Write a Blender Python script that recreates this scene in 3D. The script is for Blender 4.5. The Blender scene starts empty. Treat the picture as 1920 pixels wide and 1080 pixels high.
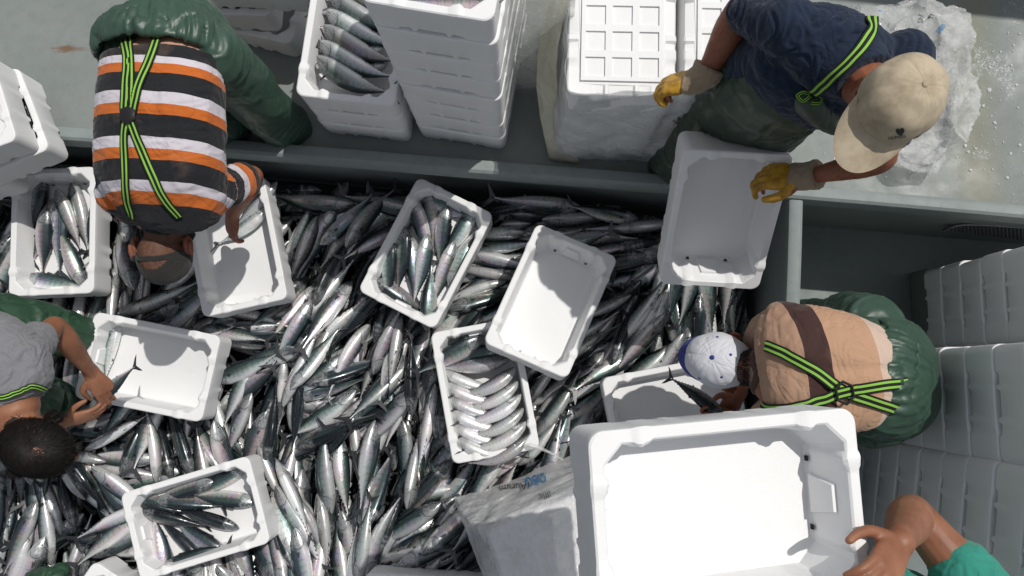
import bpy, bmesh, math, random
import numpy as np
from mathutils import Vector, Matrix, Quaternion, noise
from mathutils.bvhtree import BVHTree
random.seed(7); rng = np.random.default_rng(7)
scene = bpy.context.scene
COL = scene.collection
V = Vector
rad = math.radians

# ------------------------------------------------------------------ camera
F, HC = 1500.0, 3.67                       # focal length in photo pixels, camera height
NADIR = (985, 700)
def ray_cam(px, py): return V(((px-960)/F, -(py-540)/F, -1.0))
ROT = ray_cam(*NADIR).normalized().rotation_difference(V((0, 0, -1)))
CAMPOS = V((0, 0, HC))
cd = bpy.data.cameras.new('camera'); cam = bpy.data.objects.new('camera', cd); COL.objects.link(cam)
cd.sensor_width = 36; cd.lens = 36*F/1920; cd.clip_start = 0.05; cd.clip_end = 500
cam.matrix_world = Matrix.Translation(CAMPOS) @ ROT.to_matrix().to_4x4()
scene.camera = cam
def P(px, py, z):
    d = ROT @ ray_cam(px, py)
    t = (z-HC)/d.z
    return CAMPOS + d*t
def pix(p):
    q = ROT.inverted() @ (V(p)-CAMPOS)
    return (960+F*q.x/-q.z, 540-F*q.y/-q.z)

# ------------------------------------------------------------------ light
SUN = V((0.42, 0.36, 1.0)).normalized()    # towards the sun
w = bpy.data.worlds.new('World'); scene.world = w; w.use_nodes = True
nt = w.node_tree; bg = nt.nodes['Background']
sky = nt.nodes.new('ShaderNodeTexSky'); sky.sky_type = 'NISHITA'; sky.sun_disc = False
sky.sun_elevation = math.asin(SUN.z); sky.sun_rotation = math.atan2(SUN.x, SUN.y)
hsv = nt.nodes.new('ShaderNodeHueSaturation'); hsv.inputs['Saturation'].default_value = .28
nt.links.new(sky.outputs[0], hsv.inputs['Color']); nt.links.new(hsv.outputs[0], bg.inputs[0]); bg.inputs[1].default_value = 0.092
sl = bpy.data.lights.new('sun', 'SUN'); sl.energy = 3.05; sl.angle = rad(0.5); sl.color = (1, 0.96, 0.9)
so = bpy.data.objects.new('sun', sl); COL.objects.link(so); so.rotation_euler = SUN.to_track_quat('Z', 'Y').to_euler()
so.location = SUN*20
scene.view_settings.view_transform = 'Standard'; scene.view_settings.look = 'None'
scene.view_settings.exposure = 0.0; scene.view_settings.gamma = 1
scene.render.engine = 'CYCLES'
scene.cycles.max_bounces = 6; scene.cycles.transparent_max_bounces = 12
scene.cycles.use_denoising = True
scene.cycles.sample_clamp_indirect = 6

# ------------------------------------------------------------------ object helpers
def link(name, mesh, parent=None, mw=None):
    o = bpy.data.objects.new(name, mesh); COL.objects.link(o)
    if parent is not None:
        o.parent = parent
        pm = WM[parent.name]
        m = mw if mw is not None else Matrix.Identity(4)
        o.matrix_parent_inverse = Matrix.Identity(4)
        o.matrix_basis = pm.inverted() @ m
        WM[o.name] = m
    else:
        m = mw if mw is not None else Matrix.Identity(4)
        o.matrix_basis = m; WM[o.name] = m
    return o
WM = {}
def tag(o, label=None, cat=None, group=None, kind=None):
    if label: o['label'] = label
    if cat: o['category'] = cat
    if group: o['group'] = group
    if kind: o['kind'] = kind
    return o
def empty(name, loc, label, cat, group=None):
    o = link(name, None, None, Matrix.Translation(loc)); o.empty_display_size = 0.1
    return tag(o, label, cat, group)
def setmats(me, mats):
    for m in (mats if isinstance(mats, (list, tuple)) else [mats]): me.materials.append(m)
def shade(me, angle=None):
    me.shade_smooth()
    if angle is not None: me.set_sharp_from_angle(angle=rad(angle))
def bm_mesh(bm, name, mats=None, angle=None):
    me = bpy.data.meshes.new(name); bm.to_mesh(me); bm.free()
    if mats is not None: setmats(me, mats)
    shade(me, angle)
    return me
def pydata(name, vs, fs, mats=None, angle=None):
    me = bpy.data.meshes.new(name); me.from_pydata([tuple(v) for v in vs], [], fs); me.update()
    if mats is not None: setmats(me, mats)
    shade(me, angle)
    return me
def eval_mods(me, mods, mats=None):
    """the mesh with the given modifiers applied"""
    o = bpy.data.objects.new('tmp', me); COL.objects.link(o)
    for typ, kw in mods:
        m = o.modifiers.new(typ, typ)
        for k, v in kw.items(): setattr(m, k, v)
    dg = bpy.context.evaluated_depsgraph_get(); dg.update()
    out = bpy.data.meshes.new_from_object(o.evaluated_get(dg))
    bpy.data.objects.remove(o)
    if mats is not None:
        out.materials.clear(); setmats(out, mats)
    return out
def nz(p, s, seed=0.0): return noise.noise(V(p)*s + V((seed, seed*1.7, -seed)))
def ridged(x): return 1-abs(x)*2

# ------------------------------------------------------------------ shape helpers
def crom(pts, n):
    """Catmull-Rom through rows of numbers, n steps per span"""
    A = np.array(pts, float)
    if len(A) == 2: return np.array([A[0]*(1-t)+A[1]*t for t in np.linspace(0, 1, n+1)])
    E = np.vstack([2*A[0]-A[1], A, 2*A[-1]-A[-2]])
    out = []
    for i in range(len(A)-1):
        p0, p1, p2, p3 = E[i:i+4]
        for k in range(n):
            t = k/n
            out.append(0.5*((2*p1)+(-p0+p2)*t+(2*p0-5*p1+4*p2-p3)*t*t+(-p0+3*p1-3*p2+p3)*t**3))
    out.append(A[-1]); return np.array(out)
def loft(bm, rows, up, n=6, seg=20, ex=2.0, cap=True):
    """rows: (x,y,z, halfwidth, halfheight); up: the direction of halfheight (or list per row); rounded ends when cap"""
    R = crom([list(r[:5]) for r in rows], n)
    rings = []
    m = len(R)
    ups = up if isinstance(up, list) else [up]*len(rows)
    for i in range(m):
        p = V(R[i][:3]); a = V(R[min(i+1, m-1)][:3])-V(R[max(i-1, 0)][:3])
        T = a.normalized()
        f = i/n; k = min(int(f), len(ups)-1); k2 = min(k+1, len(ups)-1)
        uu = V(ups[k]).lerp(V(ups[k2]), f-int(f))
        U = (uu-T*uu.dot(T)).normalized(); S = T.cross(U)
        rings.append((p, T, S, U, max(R[i][3], 1e-4), max(R[i][4], 1e-4)))
    if cap:
        p, T, S, U, a, b = rings[0]; r = min(a, b)
        pre = [(p-T*r*math.sin(q), T, S, U, a-r*(1-math.cos(q)), b-r*(1-math.cos(q))) for q in (1.45, 1.1, .75, .4)]
        p, T, S, U, a, b = rings[-1]; r = min(a, b)
        post = [(p+T*r*math.sin(q), T, S, U, a-r*(1-math.cos(q)), b-r*(1-math.cos(q))) for q in (.4, .75, 1.1, 1.45)]
        rings = pre+rings+post
    vr = []
    for p, T, S, U, a, b in rings:
        row = []
        for j in range(seg):
            t = 2*math.pi*j/seg; c, s = math.cos(t), math.sin(t)
            e = 2/ex
            row.append(bm.verts.new(p+S*a*math.copysign(abs(c)**e, c)+U*b*math.copysign(abs(s)**e, s)))
        vr.append(row)
    for i in range(len(vr)-1):
        for j in range(seg):
            bm.faces.new((vr[i][j], vr[i][(j+1) % seg], vr[i+1][(j+1) % seg], vr[i+1][j]))
    bm.faces.new(vr[0][::-1]); bm.faces.new(vr[-1])
def tube(bm, pts, radii, n=5, seg=14):
    rows = [(*p, r, r) for p, r in zip(pts, radii)]
    d = V(pts[-1])-V(pts[0])
    up = V((0, 0, 1)) if abs(d.normalized().z) < .8 else V((0, 1, 0))
    if len(pts) > 2:   # a direction off the bending plane, safe for sharp bends
        c = (V(pts[1])-V(pts[0])).cross(V(pts[-1])-V(pts[1]))
        if c.length > 1e-5: up = c.normalized()
    loft(bm, rows, up, n, seg)
def ball(bm, c, r, M=None, u=20, v=14):
    if not hasattr(r, '__len__'): r = (r, r, r)
    M3 = M if M is not None else Matrix.Identity(3)
    mat = Matrix.Translation(c) @ M3.to_4x4() @ Matrix.Diagonal((*r, 1))
    bmesh.ops.create_uvsphere(bm, u_segments=u, v_segments=v, radius=1, matrix=mat)
def frame(z, x):
    """3x3 with columns x, y, z from an axis z and a rough x"""
    z = V(z).normalized(); x = (V(x)-z*V(x).dot(z)).normalized(); y = z.cross(x)
    return Matrix((x, y, z)).transposed()
def remesh(bm, voxel, smooth=4, mats=None, name='body'):
    me = bpy.data.meshes.new(name); bm.normal_update(); bm.to_mesh(me); bm.free()
    out = eval_mods(me, [('REMESH', dict(mode='VOXEL', voxel_size=voxel, adaptivity=0)), ('SMOOTH', dict(factor=.5, iterations=smooth))], mats)
    shade(out); return out
def displace(me, fn):
    n = len(me.vertices)
    nor = [v.normal.copy() for v in me.vertices]
    for v, k in zip(me.vertices, nor):
        v.co = v.co + k*fn(v.co, k)
    me.update()
def paint(me, fn, name='UVMap'):
    """a per-vertex pair of numbers as a UV layer"""
    vals = [fn(v.co) for v in me.vertices]
    uv = me.uv_layers.new(name=name)
    for l in me.loops: uv.data[l.index].uv = vals[l.vertex_index]
def bvh_of(me, mw=None):
    vs = [v.co if mw is None else mw @ v.co for v in me.vertices]
    return BVHTree.FromPolygons(vs, [tuple(p.vertices) for p in me.polygons])
def shoot(px, py, trees):
    d = (ROT @ ray_cam(px, py)).normalized(); best = None
    for t in trees:
        h = t.ray_cast(CAMPOS, d)
        if h[0] is not None and (best is None or h[3] < best[3]): best = h
    return best
def strap(name, pxs, width, trees, mat, parent, lift=.006, th=.003, zs=None, n=8, smooth=3):
    """a webbing band laid over the body along a line"""
    path = crom([list(p) for p in pxs], n)
    pts, nors = [], []
    for q in path:
        h = shoot(q[0], q[1], trees)
        if h is None:
            if pts: continue
            else: continue
        pts.append(h[0]+h[1]*lift); nors.append(h[1])
    for _ in range(smooth):
        pts = [pts[0]]+[(pts[i-1]+pts[i]*2+pts[i+1])/4 for i in range(1, len(pts)-1)]+[pts[-1]]
        nors = [nors[0]]+[((nors[i-1]+nors[i]*2+nors[i+1])/4).normalized() for i in range(1, len(nors)-1)]+[nors[-1]]
    return ribbon(name, pts, nors, width, th, mat, parent)
def ribbon(name, pts, nors, width, th, mat, parent):
    vs, fs, uv = [], [], []
    m = len(pts); L = 0
    for i in range(m):
        T = (pts[min(i+1, m-1)]-pts[max(i-1, 0)]).normalized(); N = nors[i]; S = T.cross(N).normalized()
        if i: L += (pts[i]-pts[i-1]).length
        for k, (s, t) in enumerate(((-1, -1), (-1, 1), (-.33, 1.5), (.33, 1.5), (1, 1), (1, -1))):
            vs.append(pts[i]+S*s*width/2+N*t*th/2); uv.append((L, (s+1)/2))
    for i in range(m-1):
        for k in range(6):
            a, b = i*6+k, i*6+(k+1) % 6
            fs.append((a, b, b+6, a+6))
    fs.append(tuple(range(6))[::-1]); fs.append(tuple(range((m-1)*6, m*6)))
    me = pydata(name, vs, fs, mat, 40)
    l = me.uv_layers.new(name='UVMap')
    for lp in me.loops: l.data[lp.index].uv = uv[lp.vertex_index]
    return link(name, me, parent)
def smoothstep(a, b, x):
    t = min(1, max(0, (x-a)/(b-a))); return t*t*(3-2*t)

# ------------------------------------------------------------------ materials
class Mat:
    def __init__(s, name, base=(.5, .5, .5), rough=.5, metal=0, spec=.5, **kw):
        s.m = bpy.data.materials.new(name); s.m.use_nodes = True; s.t = s.m.node_tree
        s.b = s.t.nodes['Principled BSDF']
        s.b.inputs['Base Color'].default_value = (*base, 1); s.b.inputs['Roughness'].default_value = rough
        s.b.inputs['Metallic'].default_value = metal; s.b.inputs['Specular IOR Level'].default_value = spec
        for k, v in kw.items(): s.b.inputs[k.replace('_', ' ')].default_value = v
    def n(s, typ, **kw):
        nd = s.t.nodes.new('ShaderNode'+typ)
        for k, v in kw.items():
            if isinstance(k, str) and hasattr(nd, k): setattr(nd, k, v)
            else: nd.inputs[k].default_value = v
        return nd
    def l(s, a, b): s.t.links.new(a, b)
    def coord(s, out='Object'):
        if not hasattr(s, '_tc'): s._tc = s.n('TexCoord')
        return s._tc.outputs[out]
    def pos(s):
        if not hasattr(s, '_g'): s._g = s.n('NewGeometry')
        return s._g.outputs['Position']
    def noise(s, scale, detail=4, rough=.5, vec=None, dist=0):
        nd = s.n('TexNoise'); nd.inputs['Scale'].default_value = scale; nd.inputs['Detail'].default_value = detail
        nd.inputs['Roughness'].default_value = rough; nd.inputs['Distortion'].default_value = dist
        s.l(vec if vec is not None else s.coord(), nd.inputs['Vector']); return nd.outputs['Fac']
    def ramp(s, fac, stops, interp='LINEAR'):
        r = s.n('ValToRGB'); cr = r.color_ramp; cr.interpolation = interp
        while len(cr.elements) < len(stops): cr.elements.new(0.5)
        for e, (p, c) in zip(cr.elements, stops):
            e.position = p; e.color = (*c, 1) if hasattr(c, '__len__') else (c, c, c, 1)
        s.l(fac, r.inputs[0]); return r.outputs[0]
    def mix(s, fac, a, b, mode='MIX'):
        m = s.n('Mix'); m.data_type = 'RGBA'; m.blend_type = mode
        for i, x in ((0, fac), (6, a), (7, b)):
            if hasattr(x, 'is_output'): s.l(x, m.inputs[i])
            elif hasattr(x, '__len__'): m.inputs[i].default_value = (*x, 1)
            else: m.inputs[i].default_value = x
        return m.outputs[2]
    def math(s, op, a, b=None, c=None):
        m = s.n('Math'); m.operation = op
        for i, x in enumerate((a, b, c)):
            if x is None: continue
            if hasattr(x, 'is_output'): s.l(x, m.inputs[i])
            else: m.inputs[i].default_value = x
        return m.outputs[0]
    def base(s, c): s.l(c, s.b.inputs['Base Color'])
    def rough(s, c): s.l(c, s.b.inputs['Roughness'])
    def bump(s, h, strength=.3, dist=.002, prev=None):
        b = s.n('Bump'); b.inputs['Strength'].default_value = strength; b.inputs['Distance'].default_value = dist
        s.l(h, b.inputs['Height'])
        if prev is not None: s.l(prev, b.inputs['Normal'])
        s.l(b.outputs[0], s.b.inputs['Normal']); return b.outputs[0]
    def vec(s, src, scale):
        m = s.n('VectorMath'); m.operation = 'MULTIPLY'; s.l(src, m.inputs[0]); m.inputs[1].default_value = scale
        return m.outputs[0]

def foam_mat():
    m = Mat('white_foam', (.80, .81, .82), .6, spec=.3)
    v = m.n('TexVoronoi'); v.inputs['Scale'].default_value = 210; m.l(m.coord(), v.inputs['Vector'])
    n1 = m.noise(7, 4, .6)
    oi = m.n('ObjectInfo')
    add = m.n('VectorMath'); add.operation = 'ADD'; m.l(m.coord(), add.inputs[0])
    sc = m.n('VectorMath'); sc.operation = 'SCALE'; sc.inputs[0].default_value = (31, 17, 23); m.l(oi.outputs['Random'], sc.inputs['Scale'])
    m.l(sc.outputs[0], add.inputs[1])
    dirt = m.noise(9, 6, .7, add.outputs[0])
    d = m.ramp(dirt, [(.0, 0), (.66, 0), (.80, 1)])
    base = m.mix(n1, (.745, .75, .755), (.79, .795, .80))
    m.base(m.mix(m.math('MULTIPLY', d, .35), base, (.52, .46, .36)))
    m.bump(v.outputs['Distance'], .22, .0012)
    return m.m
FOAM = foam_mat()
HOLE = Mat('drain_hole_dark', (.01, .01, .012), .9).m

def steel_paint(name, a, b, wet=False, rust=True):
    m = Mat(name, a, .45, spec=.5)
    p = m.pos()
    n1 = m.noise(1.6, 6, .6, p); n2 = m.noise(22, 5, .65, p); n3 = m.noise(120, 2, .5, p)
    c = m.mix(m.ramp(n1, [(.3, 0), (.7, 1)]), a, b)
    c = m.mix(m.math('MULTIPLY', m.ramp(n2, [(.45, 0), (.75, 1)]), .35), c, tuple(x*.72 for x in a))
    if rust:
        sep = m.n('SeparateXYZ'); m.l(p, sep.inputs[0])
        stretch = m.vec(p, (1.0, 3.0, 1.0))
        r1 = m.noise(3.3, 8, .72, stretch)
        spots = m.noise(26, 4, .6, p)
        rr = m.math('MAXIMUM', m.ramp(r1, [(.70, 0), (.76, 1)]), m.ramp(spots, [(.71, 0), (.76, 1)]))
        c = m.mix(m.math('MULTIPLY', rr, .6), c, (.20, .11, .045))
    sp2 = m.ramp(m.noise(70, 2, .5, p), [(.72, 0), (.75, 1)])
    c = m.mix(m.math('MULTIPLY', sp2, .55), c, (.07, .065, .06))
    m.base(c)
    rg = m.ramp(m.noise(3.1, 5, .6, p), [(.33, .34 if wet else .42), (.60, .68)])
    m.rough(rg); m.b.inputs['Specular IOR Level'].default_value = .35
    m.bump(m.mix(.5, n2, n3), .25, .003)
    return m
ZDK = .25
def deck_mat():
    m = steel_paint('deck_paint', (.192, .216, .208), (.232, .256, .247), wet=True)
    p = m.pos(); sep = m.n('SeparateXYZ'); m.l(p, sep.inputs[0])
    base = m.b.inputs['Base Color'].links[0].from_socket
    # yellowish run-off streaks and salt / ice bloom on the right-hand deck
    wob = m.math('ADD', sep.outputs[0], m.math('MULTIPLY', m.noise(1.2, 3, .5, p), .25))
    s1 = m.ramp(m.math('ABSOLUTE', m.math('SUBTRACT', wob, 2.08)), [(.03, 1), (.12, 0)])
    c = m.mix(m.math('MULTIPLY', s1, .6), base, (.215, .215, .15))
    right = m.ramp(m.math('MULTIPLY', m.math('SUBTRACT', sep.outputs[0], .7), .8), [(.0, 0), (.4, 1)])
    ice = m.math('MULTIPLY', m.ramp(m.noise(5.5, 10, .72, p), [(.57, 0), (.62, 1)]), m.ramp(m.noise(75, 5, .75, p, 1.5), [(.50, 0), (.55, 1)]))
    ice = m.math('MULTIPLY', ice, right)
    # one long rust scar and a few flecks on the left-hand deck
    rp = P(125, 92, ZDK)
    dx = m.math('MULTIPLY', m.math('SUBTRACT', sep.outputs[0], rp.x), 7.5); dy = m.math('MULTIPLY', m.math('SUBTRACT', sep.outputs[1], rp.y), 34)
    dd = m.math('SQRT', m.math('ADD', m.math('MULTIPLY', dx, dx), m.math('MULTIPLY', dy, dy)))
    rn = m.noise(9, 6, .7, m.vec(p, (2.2, 8, 1)))
    rs = m.ramp(m.math('SUBTRACT', m.math('MULTIPLY', rn, 2.1), m.math('ADD', dd, .38)), [(.0, 0), (.45, 1)])
    c = m.mix(m.math('MULTIPLY', rs, .8), c, (.15, .07, .025))
    m.base(m.mix(m.math('MULTIPLY', ice, .7), c, (.55, .58, .60)))
    return m.m
DECK = deck_mat()
COAM = steel_paint('coaming_paint', (.20, .235, .235), (.25, .285, .28)).m
PEN = steel_paint('pen_paint', (.155, .185, .185), (.19, .22, .215), wet=True).m

def fish_mat():
    m = Mat('fish_skin', (.4, .42, .44), .28, .5, .6)
    uvn = m.n('UVMap'); sep = m.n('SeparateXYZ'); m.l(uvn.outputs[0], sep.inputs[0])
    u, v = sep.outputs[0], sep.outputs[1]
    oi = m.n('ObjectInfo'); rnd = oi.outputs['Random']
    at = m.n('Attribute'); at.attribute_name = 'tone'
    rnd = m.math('FRACT', m.math('ADD', rnd, at.outputs['Fac']))
    off = m.n('CombineXYZ'); m.l(m.math('MULTIPLY', rnd, 37.0), off.inputs[2])
    uv2 = m.n('CombineXYZ'); m.l(u, uv2.inputs[0]); m.l(m.math('MULTIPLY', v, .35), uv2.inputs[1]); m.l(m.math('MULTIPLY', rnd, 37.0), uv2.inputs[2])
    nA = m.noise(5, 4, .6, uv2.outputs[0])
    nB = m.noise(26, 5, .65, uv2.outputs[0]); nH = m.noise(4, 1, .4, uv2.outputs[0])
    vw = m.math('ADD', v, m.math('ADD', m.math('MULTIPLY', m.math('SUBTRACT', nA, .5), .16), m.math('MULTIPLY', m.math('SUBTRACT', m.math('FRACT', m.math('MULTIPLY', rnd, 3.7)), .5), .16)))
    c = m.ramp(vw, [(0, (.007, .011, .016)), (.14, (.013, .026, .032)), (.25, (.055, .088, .090)), (.40, (.105, .140, .142)), (.47, (.22, .24, .25)), (.60, (.36, .37, .38)), (.78, (.54, .545, .55)), (1, (.70, .70, .70))])
    # iridescent tints along the flank
    hue = m.ramp(m.math('FRACT', m.math('ADD', m.math('MULTIPLY', nH, 1.6), rnd)), [(0, (.46, .62, .64)), (.25, (.36, .62, .50)), (.45, (.66, .62, .44)), (.65, (.74, .44, .54)), (.85, (.50, .48, .74)), (1, (.46, .62, .64))])
    band = m.ramp(v, [(.22, 0), (.34, 1), (.62, .7), (.85, .3)])
    c = m.mix(m.math('MULTIPLY', band, .55), c, hue, 'OVERLAY')
    pk = m.math('MULTIPLY', m.ramp(m.math('ABSOLUTE', m.math('SUBTRACT', v, m.math('ADD', .74, m.math('MULTIPLY', m.math('SUBTRACT', nA, .5), .2)))), [(.01, 1), (.07, 0)]), m.ramp(m.math('FRACT', m.math('MULTIPLY', rnd, 5.1)), [(.45, 0), (.6, 1)]))
    c = m.mix(m.math('MULTIPLY', pk, .5), c, (.62, .40, .46))
    # long dark lines over the back
    ln = m.math('SINE', m.math('ADD', m.math('MULTIPLY', v, 92), m.math('MULTIPLY', u, 13)))
    lnm = m.math('MULTIPLY', m.ramp(ln, [(.35, 0), (.65, 1)]), m.ramp(v, [(.10, .15), (.2, 1), (.45, .95), (.54, 0)]))
    c = m.mix(m.math('MULTIPLY', lnm, .93), c, (.005, .010, .015))
    # faint upright bars
    br = m.math('SINE', m.math('ADD', m.math('MULTIPLY', u, 82), m.math('MULTIPLY', nA, 6)))
    brm = m.math('MULTIPLY', m.ramp(br, [(.4, 0), (1, 1)]), m.ramp(v, [(.25, 0), (.4, 1), (.62, .7), (.8, 0)]))
    brm = m.math('MULTIPLY', brm, m.ramp(u, [(.22, 0), (.34, 1), (.8, 1), (.9, 0)]))
    c = m.mix(m.math('MULTIPLY', brm, .38), c, (.05, .06, .07))
    # head: grey, blotched, gill cover edge, mouth and eye
    hd = m.ramp(u, [(.215, 1), (.25, 0)])
    hc = m.ramp(vw, [(0, (.03, .04, .05)), (.3, (.10, .12, .135)), (.5, (.27, .29, .30)), (.9, (.42, .43, .43))])
    hc = m.mix(m.math('MULTIPLY', m.ramp(nB, [(.42, 0), (.62, 1)]), .45), hc, (.58, .59, .58))
    c = m.mix(hd, c, hc)
    gv = m.math('SUBTRACT', v, .55)
    ge = m.math('SUBTRACT', u, m.math('SUBTRACT', .232, m.math('MULTIPLY', m.math('MULTIPLY', gv, gv), .42)))
    gl = m.ramp(m.math('ABSOLUTE', ge), [(.003, 1), (.010, 0)])
    gl = m.math('MULTIPLY', gl, m.ramp(v, [(.25, 0), (.33, 1), (.9, 1), (.98, 0)]))
    c = m.mix(m.math('MULTIPLY', gl, .7), c, (.03, .035, .04))
    mu = m.math('SUBTRACT', v, m.math('ADD', .55, m.math('MULTIPLY', u, 1.4)))
    ml = m.math('MULTIPLY', m.ramp(m.math('ABSOLUTE', mu), [(.02, 1), (.07, 0)]), m.ramp(u, [(.085, 1), (.10, 0)]))
    c = m.mix(m.math('MULTIPLY', ml, .8), c, (.015, .015, .018))
    du = m.math('MULTIPLY', m.math('SUBTRACT', u, .082), .42); dv = m.math('MULTIPLY', m.math('SUBTRACT', v, .44), .075)
    dd = m.math('SQRT', m.math('ADD', m.math('MULTIPLY', du, du), m.math('MULTIPLY', dv, dv)))
    dd = m.math('MULTIPLY', dd, 100)
    ring = m.ramp(dd, [(.72, 1), (.80, 0)]); pup = m.ramp(dd, [(.46, 1), (.54, 0)]); rim = m.ramp(dd, [(.82, 1), (.98, 0)])
    c = m.mix(m.math('MULTIPLY', rim, .8), c, (.03, .03, .035))
    c = m.mix(ring, c, (.62, .62, .56)); c = m.mix(pup, c, (.005, .005, .006))
    # blotches, blood flecks, brightness differences
    c = m.mix(m.math('MULTIPLY', m.ramp(nA, [(.55, 0), (.75, 1)]), .25), c, (.09, .09, .10))
    fin = m.ramp(u, [(1.4, 0), (1.45, 1)])
    finm = m.math('GREATER_THAN', u, 1.5)
    c = m.mix(finm, c, (.028, .030, .034))
    br2 = m.math('ADD', .70, m.math('MULTIPLY', m.math('FRACT', m.math('MULTIPLY', rnd, 7.3)), .65))
    hs = m.n('HueSaturation'); m.l(c, hs.inputs['Color']); m.l(br2, hs.inputs['Value'])
    m.base(hs.outputs[0])
    m.l(m.math('MULTIPLY', m.math('SUBTRACT', 1, finm), m.ramp(v, [(0, .30), (.4, .62), (1, .40)])), m.b.inputs['Metallic'])
    m.rough(m.ramp(nB, [(.3, .20), (.7, .42)]))
    m.b.inputs['Coat Weight'].default_value = .5; m.b.inputs['Coat Roughness'].default_value = .10
    m.bump(nB, .25, .0010)
    return m.m
FISH = fish_mat()
BLACKW = Mat('dark_bilge', (.012, .013, .014), .35).m

def skin_mat(name, a, b, hairy=0):
    m = Mat(name, a, .48, spec=.4)
    m.b.inputs['Subsurface Weight'].default_value = .08; m.b.inputs['Subsurface Radius'].default_value = (.01, .004, .002)
    n1 = m.noise(9, 5, .6); n2 = m.noise(95, 3, .6)
    c = m.mix(m.ramp(n1, [(.3, 0), (.7, 1)]), a, b)
    c = m.mix(m.math('MULTIPLY', m.ramp(n2, [(.5, 0), (.7, 1)]), .25), c, tuple(x*.6 for x in a))
    m.base(c); m.bump(m.mix(.4, n2, m.noise(240, 2)), .3, .0015)
    return m.m
SKIN_RED = skin_mat('tanned_red_skin', (.31, .120, .066), (.20, .068, .036))
SKIN_TAN = skin_mat('tanned_skin', (.33, .150, .085), (.21, .083, .044))
STUBBLE = Mat('short_grey_brown_hair', (.15, .072, .046), .7, spec=.25)
st_ = STUBBLE.noise(160, 3, .6); STUBBLE.base(STUBBLE.mix(STUBBLE.ramp(st_, [(.4, 0), (.65, 1)]), (.17, .07, .042), (.10, .065, .052))); STUBBLE.bump(st_, .5, .002); STUBBLE = STUBBLE.m
SCALP = Mat('scalp_under_hair', (.022, .013, .009), .7, spec=.2).m
SKIN_PALE = skin_mat('pale_skin', (.58, .36, .26), (.52, .30, .21))

def cloth_mat(name, base, rough=.85, weave=900, var=.15, wr=.4):
    m = Mat(name, base, rough, spec=.2)
    n1 = m.noise(6, 5, .6)
    m.base(m.mix(n1, tuple(x*(1-var) for x in base), tuple(min(1, x*(1+var)) for x in base)))
    b1 = m.bump(m.mix(.5, m.noise(weave, 2), m.noise(34, 4, .6, None, .6)), wr, .002)
    m.bump(m.ramp(m.math('ABSOLUTE', m.math('SUBTRACT', m.noise(9, 3, .55, None, 1.0), .5)), [(0, 0), (.06, 1)]), .30, .006, b1)
    m.b.inputs['Sheen Weight'].default_value = .15
    return m
def rubber_mat(name, base, rough=.50):
    m = Mat(name, base, rough, spec=.45)
    n1 = m.noise(5, 5, .6); n2 = m.noise(18, 4, .55, None, 1.2)
    c = m.mix(n1, tuple(x*.85 for x in base), tuple(x*1.15 for x in base))
    sp = m.ramp(m.noise(60, 4, .7), [(.68, 0), (.75, 1)])
    m.base(m.mix(m.math('MULTIPLY', sp, .25), c, (.2, .25, .2)))
    b1 = m.bump(n2, .18, .006)
    cr = m.ramp(m.math('ABSOLUTE', m.math('SUBTRACT', m.noise(3.2, 2, .5, None, .7), .5)), [(0, 0), (.045, 1)])
    cr2 = m.ramp(m.math('ABSOLUTE', m.math('SUBTRACT', m.noise(6.5, 2, .5, None, .6), .5)), [(0, 0), (.05, 1)])
    b2 = m.bump(cr, .50, .010, b1); m.bump(cr2, .16, .006, b2)
    return m.m
GREEN = rubber_mat('green_oilskin', (.036, .074, .052), .42)
GREEN_DK = rubber_mat('olive_oilskin', (.040, .062, .044), .42)
GREEN_DEEP = rubber_mat('deep_green_oilskin', (.020, .060, .032))

def stripe_mat(name, bands, dirt=True):
    """bands: (position 0..1, colour), constant steps along UV.x"""
    m = Mat(name, (.5, .5, .5), .85, spec=.2)
    uv = m.n('UVMap'); sep = m.n('SeparateXYZ'); m.l(uv.outputs[0], sep.inputs[0])
    u = m.math('ADD', sep.outputs[0], m.math('MULTIPLY', m.math('SUBTRACT', m.noise(14, 3, .5), .5), .006))
    c = m.ramp(u, bands, 'CONSTANT')
    n1 = m.noise(6, 5, .6)
    c = m.mix(m.math('MULTIPLY', n1, .25), c, (.05, .05, .055), 'MULTIPLY') if False else m.mix(m.math('MULTIPLY', m.ramp(n1, [(.55, 0), (.8, 1)]), .22), c, (.42, .28, .2))
    m.base(c); b1 = m.bump(m.mix(.5, m.noise(800, 2), m.noise(30, 4, .6, None, .6)), .4, .002)
    m.bump(m.ramp(m.math('ABSOLUTE', m.math('SUBTRACT', m.noise(7, 3, .55, None, 1.0), .5)), [(0, 0), (.05, 1)]), .28, .006, b1)
    m.b.inputs['Sheen Weight'].default_value = .12
    return m.m
def web_mat():
    m = Mat('striped_webbing', (.01, .01, .01), .7, spec=.3)
    uv = m.n('UVMap'); sep = m.n('SeparateXYZ'); m.l(uv.outputs[0], sep.inputs[0])
    c = m.ramp(sep.outputs[1], [(0, (.012, .012, .012)), (.16, (.30, .62, .09)), (.36, (.012, .012, .012)), (.64, (.30, .62, .09)), (.84, (.012, .012, .012))], 'CONSTANT')
    wv = m.math('SINE', m.math('MULTIPLY', sep.outputs[0], 1800))
    m.base(m.mix(m.math('MULTIPLY', m.math('ADD', wv, 1), .12), c, (0, 0, 0))); m.bump(wv, .5, .001)
    return m.m
WEB = web_mat()
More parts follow.
